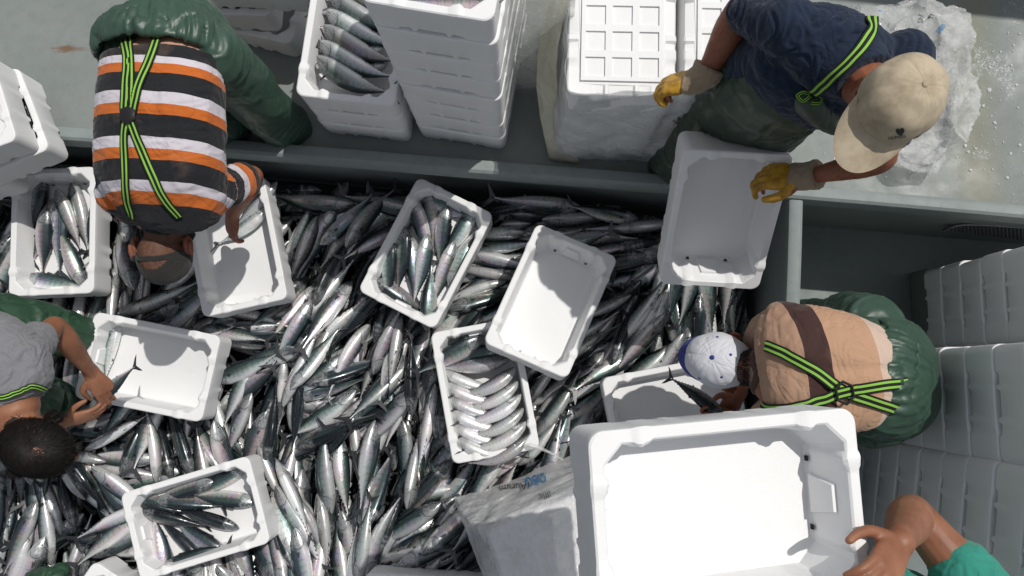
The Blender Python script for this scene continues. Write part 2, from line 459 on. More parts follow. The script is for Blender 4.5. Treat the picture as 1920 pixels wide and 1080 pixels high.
def plastic_mat(name, white=.35, tint=(.85, .88, .9), rough=.18, opacity=.45):
    m = Mat(name, tint, rough, spec=.5)
    tr = m.n('BsdfTransparent'); mx = m.n('MixShader')
    out = m.t.nodes['Material Output']
    n1 = m.noise(5, 6, .65, None, 1.5)
    m.l(m.math('MULTIPLY_ADD', m.ramp(n1, [(.3, 0), (.7, 1)]), .35, opacity-.15), mx.inputs[0])
    m.l(tr.outputs[0], mx.inputs[1]); m.l(m.b.outputs[0], mx.inputs[2]); m.l(mx.outputs[0], out.inputs[0])
    m.bump(m.noise(22, 7, .62, None, 2.4), .7, .012)
    return m.m
PLASTIC = plastic_mat('clear_plastic_film', opacity=.36, rough=.09, tint=(.88, .90, .91))
BAGWHITE = plastic_mat('milky_plastic_bag', tint=(.82, .83, .83), opacity=.32, rough=.07)
OLDFILM = plastic_mat('yellowed_plastic_film', tint=(.70, .68, .55), opacity=.7, rough=.3)
BLACKP = Mat('black_plastic', (.012, .012, .013), .35).m
INKB = Mat('blue_print', (.02, .22, .50), .5).m
INKK = Mat('black_print', (.02, .02, .022), .5).m
ICE = Mat('crushed_ice', (.75, .79, .82), .15, Transmission_Weight=.3).m
# ================================================================== setting
ZD, ZC, ZF, ZPEN = .25, .33, -.34, -.40        # deck, coaming top, hold floor, pen floor
def sheet(name, pts, mat, z=None):
    bm = bmesh.new()
    vs = [bm.verts.new(p) for p in pts]
    bm.faces.new(vs)
    return tag(link(name, bm_mesh(bm, name, mat)), kind='structure')
SEA = Mat('sea_water', (.01, .04, .05), .15); SEA.bump(SEA.noise(1.2, 6, .6, SEA.pos()), .6, .1)
sheet('sea', [(-200, -200, -3), (200, -200, -3), (200, 200, -3), (-200, 200, -3)], SEA.m)
c0, c1, c2, c3 = P(-420, 208, ZC), P(425, 272, ZC), P(1496, 360, ZC), P(2300, 427, ZC)
s1 = P(1462, 1300, ZC)
def at_z(p, z): return V((p.x, p.y, z))
# deck beyond the coaming
sheet('deck', [at_z(c0, ZD)+V((0, .02, 0)), at_z(c1, ZD)+V((0, .02, 0)), at_z(c2, ZD)+V((0, .02, 0)), at_z(c3, ZD)+V((0, .02, 0)), (5, 6, ZD), (-6, 6, ZD), (-6, at_z(c0, 0).y, ZD)], DECK)
sheet('hold_floor', [(-4, -3, ZF), (s1.x+.02, -3, ZF), (c2.x, c2.y+.02, ZF), (c0.x, c0.y+.02, ZF), (-4, c0.y, ZF)], BLACKW)
sheet('pen_floor', [(s1.x-.02, -3, ZPEN), (5, -3, ZPEN), (5, c3.y+.1, ZPEN), (c2.x, c2.y+.02, ZPEN)], PEN)
def coaming(name, pts, depth_in, label, inside=-1, out_depth=.1):
    """a steel coaming: a rounded lip over an upright plate; inside = side of the deeper plate seen along the path"""
    prof = [(.032*inside*-1, -out_depth), (.032*inside*-1, -.022), (.028*inside*-1, -.009), (.016*inside*-1, 0), (-.016*inside*-1, 0), (-.028*inside*-1, -.008), (-.032*inside*-1, -.022), (-.032*inside*-1, -.045), (-.016*inside*-1, -.055), (-.016*inside*-1, -depth_in)]
    bm = bmesh.new(); rows = []
    dense = []
    for i in range(len(pts)-1):
        k = max(2, int((pts[i+1]-pts[i]).length/.12))
        dense += [pts[i].lerp(pts[i+1], j/k) for j in range(k)]
    dense.append(pts[-1])
    for i, p in enumerate(dense):
        T = dense[min(i+1, len(dense)-1)]-dense[max(i-1, 0)]; T.z = 0; T.normalize()
        S = V((-T.y, T.x, 0))
        wv = .004*nz(p, 2.2, 3)
        rows.append([bm.verts.new(p+S*(a+wv)+V((0, 0, h+.003*nz(p, 1.7, 9)))) for a, h in prof])
    for i in range(len(rows)-1):
        for k in range(len(prof)-1):
            bm.faces.new((rows[i][k], rows[i+1][k], rows[i+1][k+1], rows[i][k+1]))
    bm.faces.new(rows[0]); bm.faces.new(rows[-1][::-1])
    bmesh.ops.recalc_face_normals(bm, faces=bm.faces)
    o = link(name, bm_mesh(bm, name, COAM, 35))
    return tag(o, label, 'coaming')
coaming('hold_coaming', [c0, c1, c2+V((.03, 0, 0)), c3], .80, 'long grey painted steel coaming with a rounded lip along the deck edge above the fish', 1)
coaming('side_coaming', [c2+V((-.005, -.034, 0)), s1], .80, 'short grey steel coaming dividing the fish hold from the pen with white crates', -1, .76)

# the bulkhead just outside the picture whose shadow crosses the top right corner
a = P(1560, 2, ZD)
wb = bmesh.new()
bmesh.ops.create_cube(wb, size=1, matrix=Matrix.Translation((a.x+.8+2, a.y+.66, ZD+1.1)) @ Matrix.Rotation(rad(-7), 4, 'Z') @ Matrix.Diagonal((4, .2, 2.2, 1)))
bmesh.ops.bevel(wb, geom=wb.edges[:], offset=.02, segments=2, affect='EDGES')
tag(link('cabin_wall', bm_mesh(wb, 'cabin_wall', DECK, 40)), kind='structure')

# ================================================================== foam crates
CL, CW, CH = .29, .1925, .16
def crate_mesh(seed=0, grid=True):
    def side_samples():
        out = []
        for k in range(4):
            n = 60 if k % 2 == 0 else 40
            for i in range(n+1): out.append((k, -1+2*i/n, None))
            for j in range(1, 6): out.append((k, None, j/6))
        return out
    S = side_samples()
    def ringpos(a, b, r, ch):
        out = []
        for k, t, q in S:
            dirs = [((1, 0), (0, -1), a, b), ((0, 1), (1, 0), b, a), ((-1, 0), (0, 1), a, b), ((0, -1), (-1, 0), b, a)][k]
            (tx, ty), (ox, oy), hl, ho = dirs
            if q is None:
                so = abs(t)*((CL if k % 2 == 0 else CW)-.032); mx = (CL if k % 2 == 0 else CW)-.032
                th = min(.202 if k % 2 == 0 else .106, (hl-r)*.96)
                s = so if so < th else th+(so-th)/(mx-th)*(hl-r-th)
                s = math.copysign(s, t); out.append((tx*s+ox*ho, ty*s+oy*ho))
            else:
                if ch:
                    p0 = (tx*(hl-r)+ox*ho, ty*(hl-r)+oy*ho); p1 = (tx*hl+ox*(ho-r), ty*hl+oy*(ho-r))
                    out.append((p0[0]+(p1[0]-p0[0])*q, p0[1]+(p1[1]-p0[1])*q))
                else:
                    g = q*math.pi/2
                    cx, cy = tx*(hl-r)+ox*(ho-r), ty*(hl-r)+oy*(ho-r)
                    out.append((cx+ox*r*math.cos(g)+tx*r*math.sin(g), cy+oy*r*math.cos(g)+ty*r*math.sin(g)))
        return out
    def along(k, t): return None if t is None else abs(t)*((CL if k % 2 == 0 else CW)-.032)
    knob, mid, notch, groove = [], [], [], []
    for k, t, q in S:
        s = along(k, t); f = 1.5 if k % 2 == 0 else 1.0
        kp = .178 if k % 2 == 0 else .084
        if s is None: knob.append(0); mid.append(0); notch.append(0); groove.append(0); continue
        x = (s-kp)/.020
        knob.append(math.sqrt(max(0, 1-x*x)))
        mid.append(1 if s < kp else 0)
        nt_ = 0
        if s < .043*f: nt_ = 1
        elif .060*f < s < .075*f: nt_ = .9
        elif abs(s-kp) < .02: nt_ = max(0, math.sqrt(1-((s-kp)/.02)**2))*.8
        notch.append(nt_)
    bm = bmesh.new(); rings = []
    def ring(inset, z, r, ch=False, zn=0, kz=0, ki=0, mi=0, mz=0, nin=0):
        """zn: lift of the foot notches, kz/ki: rise and inward swell of the knobs, mi/mz: the thinner lower middle of each rim"""
        row = []
        for (k, t, q), (x, y), kb, md, no in zip(S, ringpos(CL-inset, CW-inset, r, ch), knob, mid, notch):
            ox, oy = ((0, -1), (1, 0), (0, 1), (-1, 0))[k]
            d = -ki*kb-mi*md-nin*no
            row.append(bm.verts.new((x+ox*d, y+oy*d, z+kz*kb+mz*md+zn*no)))
        rings.append(row)
    ring(.040, 0.0, .02, zn=.004)
    ring(.008, 0.0, .026, zn=.014)
    ring(.003, .005, .029, zn=.014, nin=.003)
    ring(.002, .026, .031)
    ring(.001, CH-.030, .032)
    ring(.000, CH-.008, .032, ki=-.002)
    ring(.001, CH-.003, .032, kz=.004, ki=-.003, mz=-.002)
    ring(.005, CH, .030, kz=.006, ki=-.002, mz=-.002)
    ring(.026, CH, .040, True, kz=.006, ki=.006, mi=-.003, mz=-.002)
    ring(.030, CH-.004, .040, True, kz=.003, ki=.009, mi=-.003, mz=-.002)
    ring(.034, CH-.034, .040, True, ki=.008, mi=-.003)
    ring(.044, .034, .042, True)
    ring(.050, .028, .044, True)
    for a_, b_ in zip(rings, rings[1:]):
        for j in range(len(S)):
            j2 = (j+1) % len(S)
            bm.faces.new((a_[j], a_[j2], b_[j2], b_[j]))
    fl = bm.faces.new(rings[-1]); bt = bm.faces.new(rings[0][::-1])
    # drain holes low in the two short walls, dark slots just proud of the foam
    for sx in (-1, 1):
        for y in (-.075, .075):
            x0 = sx*(CL-.0472)
            vs = [bm.verts.new((x0-sx*dx, y+dy, dz)) for dx, dy, dz in ((.0025, -.006, .030), (.0025, .006, .030), (.0008, .006, .043), (.0008, -.006, .043))]
            f = bm.faces.new(vs if sx > 0 else vs[::-1]); f.material_index = 1
        # the shallow raised panel on the short wall
        x1 = sx*(CL-.043)
        q = [(x1-sx*.0040, -.045, .04), (x1-sx*.0040, .045, .04), (x1+sx*.0045, .03, CH-.045), (x1+sx*.0045, -.03, CH-.045)]
        inn = [bm.verts.new((x-sx*.004, y*.93, z)) for x, y, z in q]; outv = [bm.verts.new((x+sx*.008, y, z)) for x, y, z in q]
        bm.faces.new(inn if sx > 0 else inn[::-1])
        for i in range(4): bm.faces.new((outv[i], outv[(i+1) % 4], inn[(i+1) % 4], inn[i]) if sx > 0 else (inn[i], inn[(i+1) % 4], outv[(i+1) % 4], outv[i]))
    if grid:   # ribs moulded under the crate
        xs = [-.235, -.225]; ys = [-.14, -.13]
        nx, ny = 5, 3
        xs = []; ys = []
        for i in range(nx): 
            cw = .47/nx; xs += [-.235+cw*i+.012, -.235+cw*(i+1)-.012]
        for i in range(ny):
            cw = .28/ny; ys += [-.14+cw*i+.012, -.14+cw*(i+1)-.012]
        X = [-.238]+xs+[.238]; Y = [-.143]+ys+[.143]
        ZR, ZL = -.009, -.0015
        H = [[(ZL if (i % 2 == 1 and j % 2 == 1) else ZR) for j in range(len(Y)-1)] for i in range(len(X)-1)]
        for i in range(len(X)-1):
            for j in range(len(Y)-1):
                h = H[i][j]
                bm.faces.new([bm.verts.new(p) for p in ((X[i], Y[j], h), (X[i], Y[j+1], h), (X[i+1], Y[j+1], h), (X[i+1], Y[j], h))])
                for di, dj, e in ((1, 0, 0), (0, 1, 1), (-1, 0, 0), (0, -1, 1)):
                    ii, jj = i+di, j+dj
                    hn = H[ii][jj] if 0 <= ii < len(X)-1 and 0 <= jj < len(Y)-1 else 0
                    if hn > h:
                        if e == 0:
                            x = X[i+1] if di > 0 else X[i]
                            q = [(x, Y[j], h), (x, Y[j+1], h), (x, Y[j+1], hn), (x, Y[j], hn)]
                            if di < 0: q.reverse()
                        else:
                            y = Y[j+1] if dj > 0 else Y[j]
                            q = [(X[i+1], y, h), (X[i], y, h), (X[i], y, hn), (X[i+1], y, hn)]
                            if dj < 0: q.reverse()
                        bm.faces.new([bm.verts.new(p) for p in q][::1])
        bmesh.ops.remove_doubles(bm, verts=bm.verts, dist=.00005)
    return bm_mesh(bm, 'foam_crate', [FOAM, HOLE], 32)
CRATE = crate_mesh()
crates = []     # (object, matrix) lying on the fish
def crate_m(rim_center, xdir, tilt=0.0, inverted=False):
    X = V(xdir).normalized()
    Z = (V((0, 0, 1))-X*X.z).normalized(); Y = Z.cross(X)
    if tilt: 
        Rm = Matrix.Rotation(tilt, 3, X); Y, Z = Rm @ Y, Rm @ Z
    M = Matrix((X, Y, Z)).transposed().to_4x4(); M.translation = V(rim_center)
    if inverted: return M @ Matrix.Rotation(math.pi, 4, 'X')
    return M @ Matrix.Translation((0, 0, -CH))
def crate(label, mw, group=None):
    o = link('foam_crate', CRATE, None, mw)
    tag(o, label, 'crate', group); crates.append(o); return o
def crate_ends(label, e0, e1, z0, z1=None, tilt=0, group='open foam crates on the fish'):
    p0, p1 = P(*e0, z0), P(*e1, z0 if z1 is None else z1)
    return crate(label, crate_m((p0+p1)/2, p0-p1, tilt), group)
G_ON = 'open foam crates on the fish'
cA = crate_ends('open white foam crate holding eight scattered bonito, left of the striped shirt man', (101, 311), (95, 557), .15)
cC = crate_ends('open white foam crate the striped shirt man is filling, two fish in its far corner', (414, 337), (461, 584), .16)
cD = crate_ends('open white foam crate heaped with jumbled bonito, tilted in the middle of the heap', (856, 364), (741, 583), .15)
cF = crate_ends('white foam crate packed with two neat overlapping rows of curved fish', (886, 604), (932, 862), .15)
cE = crate_ends('empty sunlit white foam crate lying partly on top of the crate of curved fish', (1082, 452), (985, 674), .22, .30)
cG = crate_ends('shaded white foam crate in front of the man in the white cap', (1132, 795), (1405, 742), .20)
cI = crate_ends('white foam crate holding one fish under the hands of the grey shirt man', (157, 664), (396, 711), .16)
cJ = crate_ends('white foam crate with ten loose bonito near the bottom left of the heap', (243, 1008), (487, 935), .15)
cR1 = crate_ends('white foam crate mostly cut off by the photo bottom edge, left of centre', (236, 1108), (104, 1306), .10)
cR2 = crate_ends('white foam crate cut off at the bottom edge beside the plastic wrapped block', (690, 1160), (920, 1176), .12)
pile_crates = [cA, cC, cD, cF, cE, cG, cI, cJ, cR1, cR2]
# held crate
k0, k1 = P(1384, 294, .95), P(1330, 532, .58)
cK = crate('white foam crate held up in shade by the man in yellow gloves', crate_m((k0+k1)/2, k0-k1), 'crates in mens hands')
h0, h1 = P(1108, 1000, 2.085), P(1625, 938, 1.965)
cH = crate('large empty white foam crate held high at the front by the bare armed man', crate_m((h0+h1)/2, h1-h0, .05), 'crates in mens hands')

ORD = ['top', 'second', 'third', 'fourth', 'fifth', 'sixth', 'seventh', 'eighth', 'ninth', 'tenth', 'eleventh', 'twelfth', 'thirteenth', 'fourteenth']
def stack(center, xdir, z0, n, where, group, inverted=False, pitch=CH, jit=.004, what='white foam crate', skip=0):
    out = []
    for i in range(n):
        o = V((random.uniform(-jit, jit), random.uniform(-jit, jit), 0))
        yaw = Matrix.Rotation(random.uniform(-.006, .006), 3, 'Z')
        X = yaw @ V(xdir)
        zt = z0+pitch*i+CH if not inverted else z0+pitch*i
        M = crate_m(at_z(V(center), zt)+o, X, 0, inverted)
        k = n-1-i+skip
        out.append(crate(f'{what}, topmost of {where}' if k == 0 else f'{what}, {ORD[min(k, 13)]} from the top of {where}', M, group))
    return out
# tall stack, top centre
l, r = P(667, 2, ZD+8*CH), P(935, 45, ZD+8*CH)
xd = (r-l).normalized(); back = V((-xd.y, xd.x, 0)); back = back if back.y > 0 else -back
LC = (l+r)/2+back*CL
sL = stack(LC, back, ZD, 8, 'the tall top centre stack', 'tall stack of foam crates')
# lower stack with fish to its left
l2, r2 = P(552, 178, ZD+3*CH), P(745, 200, ZD+3*CH)
xd2 = (r2-l2).normalized(); back2 = V((-xd2.y, xd2.x, 0)); back2 = back2 if back2.y > 0 else -back2
MC = l2+xd2*CW+back2*CL
sM = stack(MC, back2, ZD, 3, 'the low fish stack', 'low stack of foam crates')
# crates behind the striped shirt man
def by_corner(label, corner, z, side_dir, long_along, group):
    """rim corner (front right) and the direction of the front edge to the left"""
    p = P(*corner, z); d = V(side_dir).normalized(); up = V((d.y, -d.x, 0)); up = up if up.y > 0 else -up
    cen = p+d*(CL if long_along else CW)+up*(CW if long_along else CL)
    return crate(label, crate_m(cen, d if long_along else up), group)
GO = 'foam crates behind the striped shirt man'
o1 = by_corner('lowest white foam crate in the uneven pile behind the green trousers', (545, 84), .41, P(438, 62, .41)-P(519, 82, .41), True, GO)
o2 = by_corner('middle white foam crate with dark fish in the uneven pile behind the green trousers', (508, 30), .575, P(380, 25, .57)-P(472, 29, .57), True, GO)
o3 = by_corner('uppermost white foam crate in the uneven pile behind the green trousers', (585, -8), .74, P(285, -20, .74)-P(580, -6, .74), True, GO)
# crates at the left edge
GB = 'foam crates at the left edge'
def by_side(label, ptop, pbot, z, group, long_dir=-1):
    a, b = P(*ptop, z), P(*pbot, z); d = (a-b).normalized(); n = V((-d.y, d.x, 0)); n = n if n.x < 0 else -n
    mid = b+d*CW
    return crate(label, crate_m(mid+n*CL, n), group)
b3 = by_side('lowest white foam crate of the left edge pile, resting on the crate of eight fish', (-14, 205), (18, 344), .325, GB)
b1 = by_side('white foam crate with long pale fish, second in the left edge pile', (30, 114), (93, 279), .50, GB)
b2 = by_side('topmost white foam crate of the pile cut off by the left edge', (-16, 108), (32, 262), .665, GB)
# upside-down crates under the gloved hand
n0, n1 = P(1062, 146, 1.13), P(1288, 152, 1.13)
nx = (n1-n0).normalized(); nb = V((-nx.y, nx.x, 0)); nb = nb if nb.y > 0 else -nb
NC = (n0+n1)/2+nb*CL
sN = stack(NC, nb, ZD+.08, 5, 'the wrapped stack by the glove', 'upside down crate stack', True, what='upturned white foam crate')
NC2 = NC+nx*(2*CW+.03)+nb*.03
sN2 = stack(NC2, nb, ZD+.02, 5, 'the stack behind the bare forearm', 'second upside down crate stack', True, what='upturned white foam crate')
# stacks in the pen on the right (their left faces are seen)
def pen_stack(x, y, n, long_left, where, group, dy=0, yaw=0, skip=0):
    X = Matrix.Rotation(yaw, 3, 'Z') @ (V((0, 1, 0)) if long_left else V((1, 0, 0)))
    h = CW if long_left else CL
    return stack((x+h, y, 0), X, ZPEN if n > 7 else -.22, n, where, group, pitch=.163, jit=.004, what='shaded foam crate', skip=skip)
p1 = pen_stack(1.93, .115+CW, 7, False, 'the back stack in the right pen', 'crate stack at the back of the pen')
wb = bmesh.new(); bmesh.ops.create_cube(wb, size=1, matrix=Matrix.Translation((2.35, .33, (ZPEN-.222)/2)) @ Matrix.Diagonal((.80, .36, -.222-ZPEN, 1)))
bmesh.ops.bevel(wb, geom=wb.edges[:], offset=.01, segments=2, affect='EDGES')
tag(link('pen_step', bm_mesh(wb, 'pen_step', PEN, 40)), kind='structure')
p2 = pen_stack(1.50, -.10+.005, 11, False, 'the middle stack behind the tan shirt', 'middle crate stack in the pen')
p3 = pen_stack(1.46, -.105-2*CW-.012+.0, 12, False, 'the near stack above the bent arm', 'near crate stack in the pen', yaw=rad(-8))

# plastic wrapped block at the bottom
q0 = P(917, 997, .65)
QX = V((1, .40, 0)).normalized(); QY = V((-QX.y, QX.x, 0))
QC = q0+QX*(CL-.005)-QY*(CW-.005)
sQ = stack(QC, QX, .01, 4, 'the wrapped bottom edge block', 'plastic wrapped block', what='white foam crate')
# ================================================================== fish
LF = .375
HU = [(0, .0035), (.04, .0155), (.10, .0265), (.2, .0360), (.32, .0398), (.45, .0396), (.58, .0356), (.70, .027), (.80, .0172), (.88, .0095), (.94, .0058), (1, .0048)]
def fish_h(u):
    for (a, x), (b, y) in zip(HU, HU[1:]):
        if u <= b:
            t = (u-a)/(b-a); t = t*t*(3-2*t)*.35+t*.65
            return x+(y-x)*t
    return HU[-1][1]
fish_cache = {}
def fish_mesh(roll, bend, fat=0, mats=FISH):
    """a bonito along +X (head) lying with its flank up; roll about its length, bend within the plane it lies on"""
    key = (roll, bend, fat)
    if key in fish_cache: return fish_cache[key]
    vs, fs, uv = [], [], []
    NS, NR = 30, 20
    cr, sr = math.cos(roll), math.sin(roll)
    def place(u, y, z):
        y, z = y*cr-z*sr, y*sr+z*cr
        s = LF*(.5-u)
        if abs(bend) < 1e-4: return V((s, y, z))
        R = LF/bend; th = s/R
        return V(((R-y)*math.sin(th), R-(R-y)*math.cos(th), z))
    us = [0, .012, .03, .055]+[.055+(1-.055)*i/(NS-4) for i in range(1, NS-3)]
    for i, u in enumerate(us):
        h = fish_h(u)*(1+.08*fat); wd = h*(.70 if u < .8 else .70-.25*(u-.8)/.2)
        off = -.004*math.sin(math.pi*min(1, u*1.1))            # belly a touch deeper
        for j in range(NR):
            t = 2*math.pi*j/NR
            cy, cz = math.cos(t), math.sin(t)
            y = h*math.copysign(abs(cy)**.92, cy)+off*(1 if cy < 0 else .2); z = wd*math.copysign(abs(cz)**.72, cz)
            vs.append(place(u, y, z)); uv.append((u, (1-cy)/2 if True else 0))
    for i in range(len(us)-1):
        for j in range(NR):
            fs.append((i*NR+j, (i+1)*NR+j, (i+1)*NR+(j+1) % NR, i*NR+(j+1) % NR))
    fs.append(tuple(range(NR))); fs.append(tuple(range((len(us)-1)*NR, len(us)*NR))[::-1])
    def fin(poly, th=.0011, z0=0.0, lean=0.0):
        """a flat fin in the fish's plane: poly of (u, y); lean lifts it off the flank"""
        b = len(vs); n = len(poly)
        for s in (1, -1):
            for k, (u, y) in enumerate(poly):
                vs.append(place(u, y, z0+s*th+(lean*(k/(n-1)) if lean else 0))); uv.append((2.0, .5))
        fs.append(tuple(range(b, b+n))); fs.append(tuple(range(b+n, b+2*n))[::-1])
        for k in range(n):
            k2 = (k+1) % n; fs.append((b+k2, b+k, b+n+k, b+n+k2))
    fin([(.975, .004), (1.02, .020), (1.075, .046), (1.125, .060), (1.085, .028), (1.055, .004), (1.05, 0)])
    fin([(.975, -.004), (1.05, 0), (1.055, -.004), (1.085, -.028), (1.125, -.058), (1.075, -.044), (1.02, -.019)])
    fin([(.30, fish_h(.30)-.004), (.33, fish_h(.33)+.012), (.42, fish_h(.42)+.007), (.54, fish_h(.54)+.003), (.56, fish_h(.56)-.004)])
    fin([(.60, fish_h(.60)-.004), (.64, fish_h(.64)+.012), (.655, fish_h(.66)+.006), (.69, fish_h(.69)-.003)])
    fin([(.62, -fish_h(.62)+.002), (.665, -fish_h(.66)-.014), (.675, -fish_h(.67)-.006), (.70, -fish_h(.70)+.002)])
    for k in range(5):
        u = .72+.05*k; h = fish_h(u)
        fin([(u, h-.003), (u+.018, h+.004), (u+.03, fish_h(u+.03)-.002)]); fin([(u, -h+.002), (u+.018, -h-.005), (u+.03, -fish_h(u+.03)+.001)])
    for s in (1, -1):
        wd = fish_h(.27)*.70
        b = len(vs)
        for u, y, z in ((.245, .004, wd-.001), (.255, -.010, wd-.001), (.345, -.004, wd+.003), (.30, .006, wd+.001)):
            vs.append(place(u, y, s*z)); uv.append((2.0, .5))
        fs.append((b, b+1, b+2, b+3))
    me = pydata('bonito', vs, fs, mats, 55)
    l = me.uv_layers.new(name='UVMap')
    for lp in me.loops: l.data[lp.index].uv = uv[lp.vertex_index]
    fish_cache[key] = me
    return me
def rollq(r): return round(r/(math.pi/8))*(math.pi/8)
def bendq(b): return round(b/.15)*.15

# --- heights of what the fish lie on, on a 1 cm grid
GX0, GY0, GS = -3.1, -1.75, .01
GW, GH = int((1.3-GX0)/GS), int((1.45-GY0)/GS)
HM = np.full((GW, GH), ZF+.05)
def cell(x, y): return int((x-GX0)/GS), int((y-GY0)/GS)
CB = np.full((GW, GH), 9.0)               # ceiling: the underside of a crate
def stamp_crate(o, lower=.0):
    M = WM[o.name]; Mi = M.inverted()
    for gx in range(GW):
        pass
    base = min((M @ V((sx*CL, sy*CW, 0))).z for sx in (-1, 1) for sy in (-1, 1))
    cs = [M @ V((sx*CL, sy*CW, 0)) for sx in (-1, 1) for sy in (-1, 1)]
    x0, x1 = min(c.x for c in cs), max(c.x for c in cs); y0, y1 = min(c.y for c in cs), max(c.y for c in cs)
    for gx in range(max(0, cell(x0, 0)[0]), min(GW-1, cell(x1, 0)[0])+1):
        for gy in range(max(0, cell(0, y0)[1]), min(GH-1, cell(0, y1)[1])+1):
            x, y = GX0+gx*GS, GY0+gy*GS
            q = Mi @ V((x, y, base))
            if abs(q.x) < CL-.012 and abs(q.y) < CW-.012:
                zz = (M @ V((q.x, q.y, 0))).z
                CB[gx, gy] = min(CB[gx, gy], zz+lower)
for o in pile_crates: stamp_crate(o)
for o in sQ[:1]: stamp_crate(o)
# nose to tail heading over the heap, in photo degrees (anticlockwise from the right)
FLOW = [(1000, 370, 3), (1150, 385, -9), (1150, 450, 12), (1130, 520, 25), (1100, 565, 35), (1190, 600, 60), (1270, 600, 95), (1330, 600, 85), (1385, 590, 80), (1170, 680, 30), (1100, 730, 40), (1080, 770, 50), (1030, 790, 60),
        (600, 370, 60), (640, 400, 55), (690, 375, 32), (720, 350, 75), (600, 470, 66), (640, 520, 60), (700, 460, 40), (580, 580, 78), (620, 600, 50), (550, 345, -30), (900, 480, -5), (920, 535, 5), (920, 570, 30), (880, 600, 45),
        (480, 640, -5), (500, 680, 22), (625, 660, 75), (680, 640, 52), (720, 660, 75), (760, 680, 72), (640, 720, 15), (640, 765, 15), (650, 805, 25), (700, 790, 48), (470, 740, 60), (510, 765, 82), (550, 765, 80), (790, 720, 88), (770, 800, 80),
        (600, 830, 40), (580, 900, 100), (650, 880, 105), (700, 905, 88), (765, 860, 82), (800, 790, 85), (640, 1000, 92), (740, 960, 70), (790, 935, 45), (830, 960, 58), (770, 1010, 8), (810, 1030, 25),
        (250, 830, 80), (300, 830, 105), (270, 870, 12), (220, 890, 0), (180, 850, 5), (400, 830, 120), (440, 820, 75), (60, 950, 110), (120, 940, 120), (200, 930, 130), (40, 1040, 75), (110, 1040, 88), (200, 1010, 30), (180, 1040, -5),
        (520, 950, 115), (560, 970, 105), (500, 1060, 110), (235, 480, 100), (240, 570, 100), (330, 560, 45), (290, 590, 15), (450, 610, -10), (120, 285, -15), (150, 700, 80), (-100, 500, 60), (-100, 900, 80), (600, 1200, 90)]
FW = [(P(x, y, 0), math.radians(a)) for x, y, a in FLOW]
def flow(x, y):
    c = s = 0
    for p, a in FW:
        d2 = (p.x-x)**2+(p.y-y)**2+.0012
        wt = 1/d2**1.6
        c += wt*math.cos(2*a); s += wt*math.sin(2*a)
    return .5*math.atan2(s, c)
def inside(x, y, m=0.0):
    # in the hold: below the coaming, left of the side coaming
    t = (x-c1.x)/(c2.x-c1.x); yl = c1.y+(c2.y-c1.y)*t
    if x < c1.x: yl = c0.y+(c1.y-c0.y)*(x-c0.x)/(c1.x-c0.x)
    if y > yl-.045-m: return False
    tx = (y-c2.y)/(s1.y-c2.y); xl = c2.x+(s1.x-c2.x)*tx
    return x < xl-.06-m
US = [.04, .15, .28, .42, .56, .70, .84, .96, 1.08]
def stations(x, y, ang, roll, bend, sc):
    out = []
    for u in US:
        h = fish_h(min(1, u))*sc; wd = h*.70
        hw = math.hypot(h*math.cos(roll), wd*math.sin(roll)); ht = math.hypot(h*math.sin(roll), wd*math.cos(roll))
        s = LF*sc*(.5-u)
        if abs(bend) < 1e-4: lx, ly = s, 0
        else:
            R = LF*sc/bend; lx, ly = R*math.sin(s/R), R-R*math.cos(s/R)
        out.append((x+lx*math.cos(ang)-ly*math.sin(ang), y+lx*math.sin(ang)+ly*math.cos(ang), s, hw, max(ht, .006)))
    return out
fishes = []       # dicts
def drop(x, y, ang, roll, bend, sc, sink=.45, top_limit=None, pile=True):
    st = stations(x, y, ang, roll, bend, sc)
    need, lim = [], []
    ca, sa = math.cos(ang), math.sin(ang)
    for px_, py_, s, hw, ht in st:
        zs = []; cb = 9
        for k in (-.8, 0, .8):
            gx, gy = cell(px_-sa*hw*k, py_+ca*hw*k)
            if 0 <= gx < GW and 0 <= gy < GH:
                zs.append(HM[gx, gy]); cb = min(cb, CB[gx, gy])
        if not zs: return None
        need.append(max(zs)*.6+sum(zs)/len(zs)*.4+ht*(1-sink)); lim.append(cb-ht-.004)
    S = np.array([q[2] for q in st]); N = np.array(need); Lm = np.array(lim)
    # line of best support
    A = np.polyfit(S, N, 1); slope = max(-.45, min(.45, A[0]))
    c = np.percentile(N-slope*S, 72)
    over = (c+slope*S)-Lm
    if over.max() > 0:      # must pass beneath a crate: lower it, tipping away first
        i = int(over.argmax())
        slope2 = max(-.5, min(.5, slope-over[i]/(S[i] if abs(S[i]) > .05 else 1e9)*1.0))
        for sl_ in (slope2, slope):
            ov = (c+sl_*S)-Lm
            slope = sl_
            if ov.max() <= 0: break
        c -= max(0, ((c+slope*S)-Lm).max())
    for (px_, py_, s, hw, ht) in st:
        zt = c+slope*s+ht*.9
        rx = int(hw/GS)+1
        gx0, gy0 = cell(px_, py_)
        Ls = int(LF*sc*.075/GS)+1
        for i in range(-max(rx, Ls), max(rx, Ls)+1):
            for j in range(-max(rx, Ls), max(rx, Ls)+1):
                dx, dy = i*GS, j*GS
                al, ac = dx*ca+dy*sa, -dx*sa+dy*ca
                if abs(al) <= LF*sc*.07 and abs(ac) <= hw:
                    gx, gy = gx0+i, gy0+j
                    if 0 <= gx < GW and 0 <= gy < GH:
                        z = c+slope*s+ht*math.sqrt(max(0, 1-(ac/hw)**2))*.95
                        if z > HM[gx, gy]: HM[gx, gy] = z
    X = V((math.cos(ang)*math.cos(math.atan(slope)), math.sin(ang)*math.cos(math.atan(slope)), math.sin(math.atan(slope))))
    Z = (V((0, 0, 1))-X*X.z).normalized(); Y = Z.cross(X)
    M = Matrix((X*sc, Y*sc, Z*sc)).transposed().to_4x4(); M.translation = V((x, y, c))
    return M
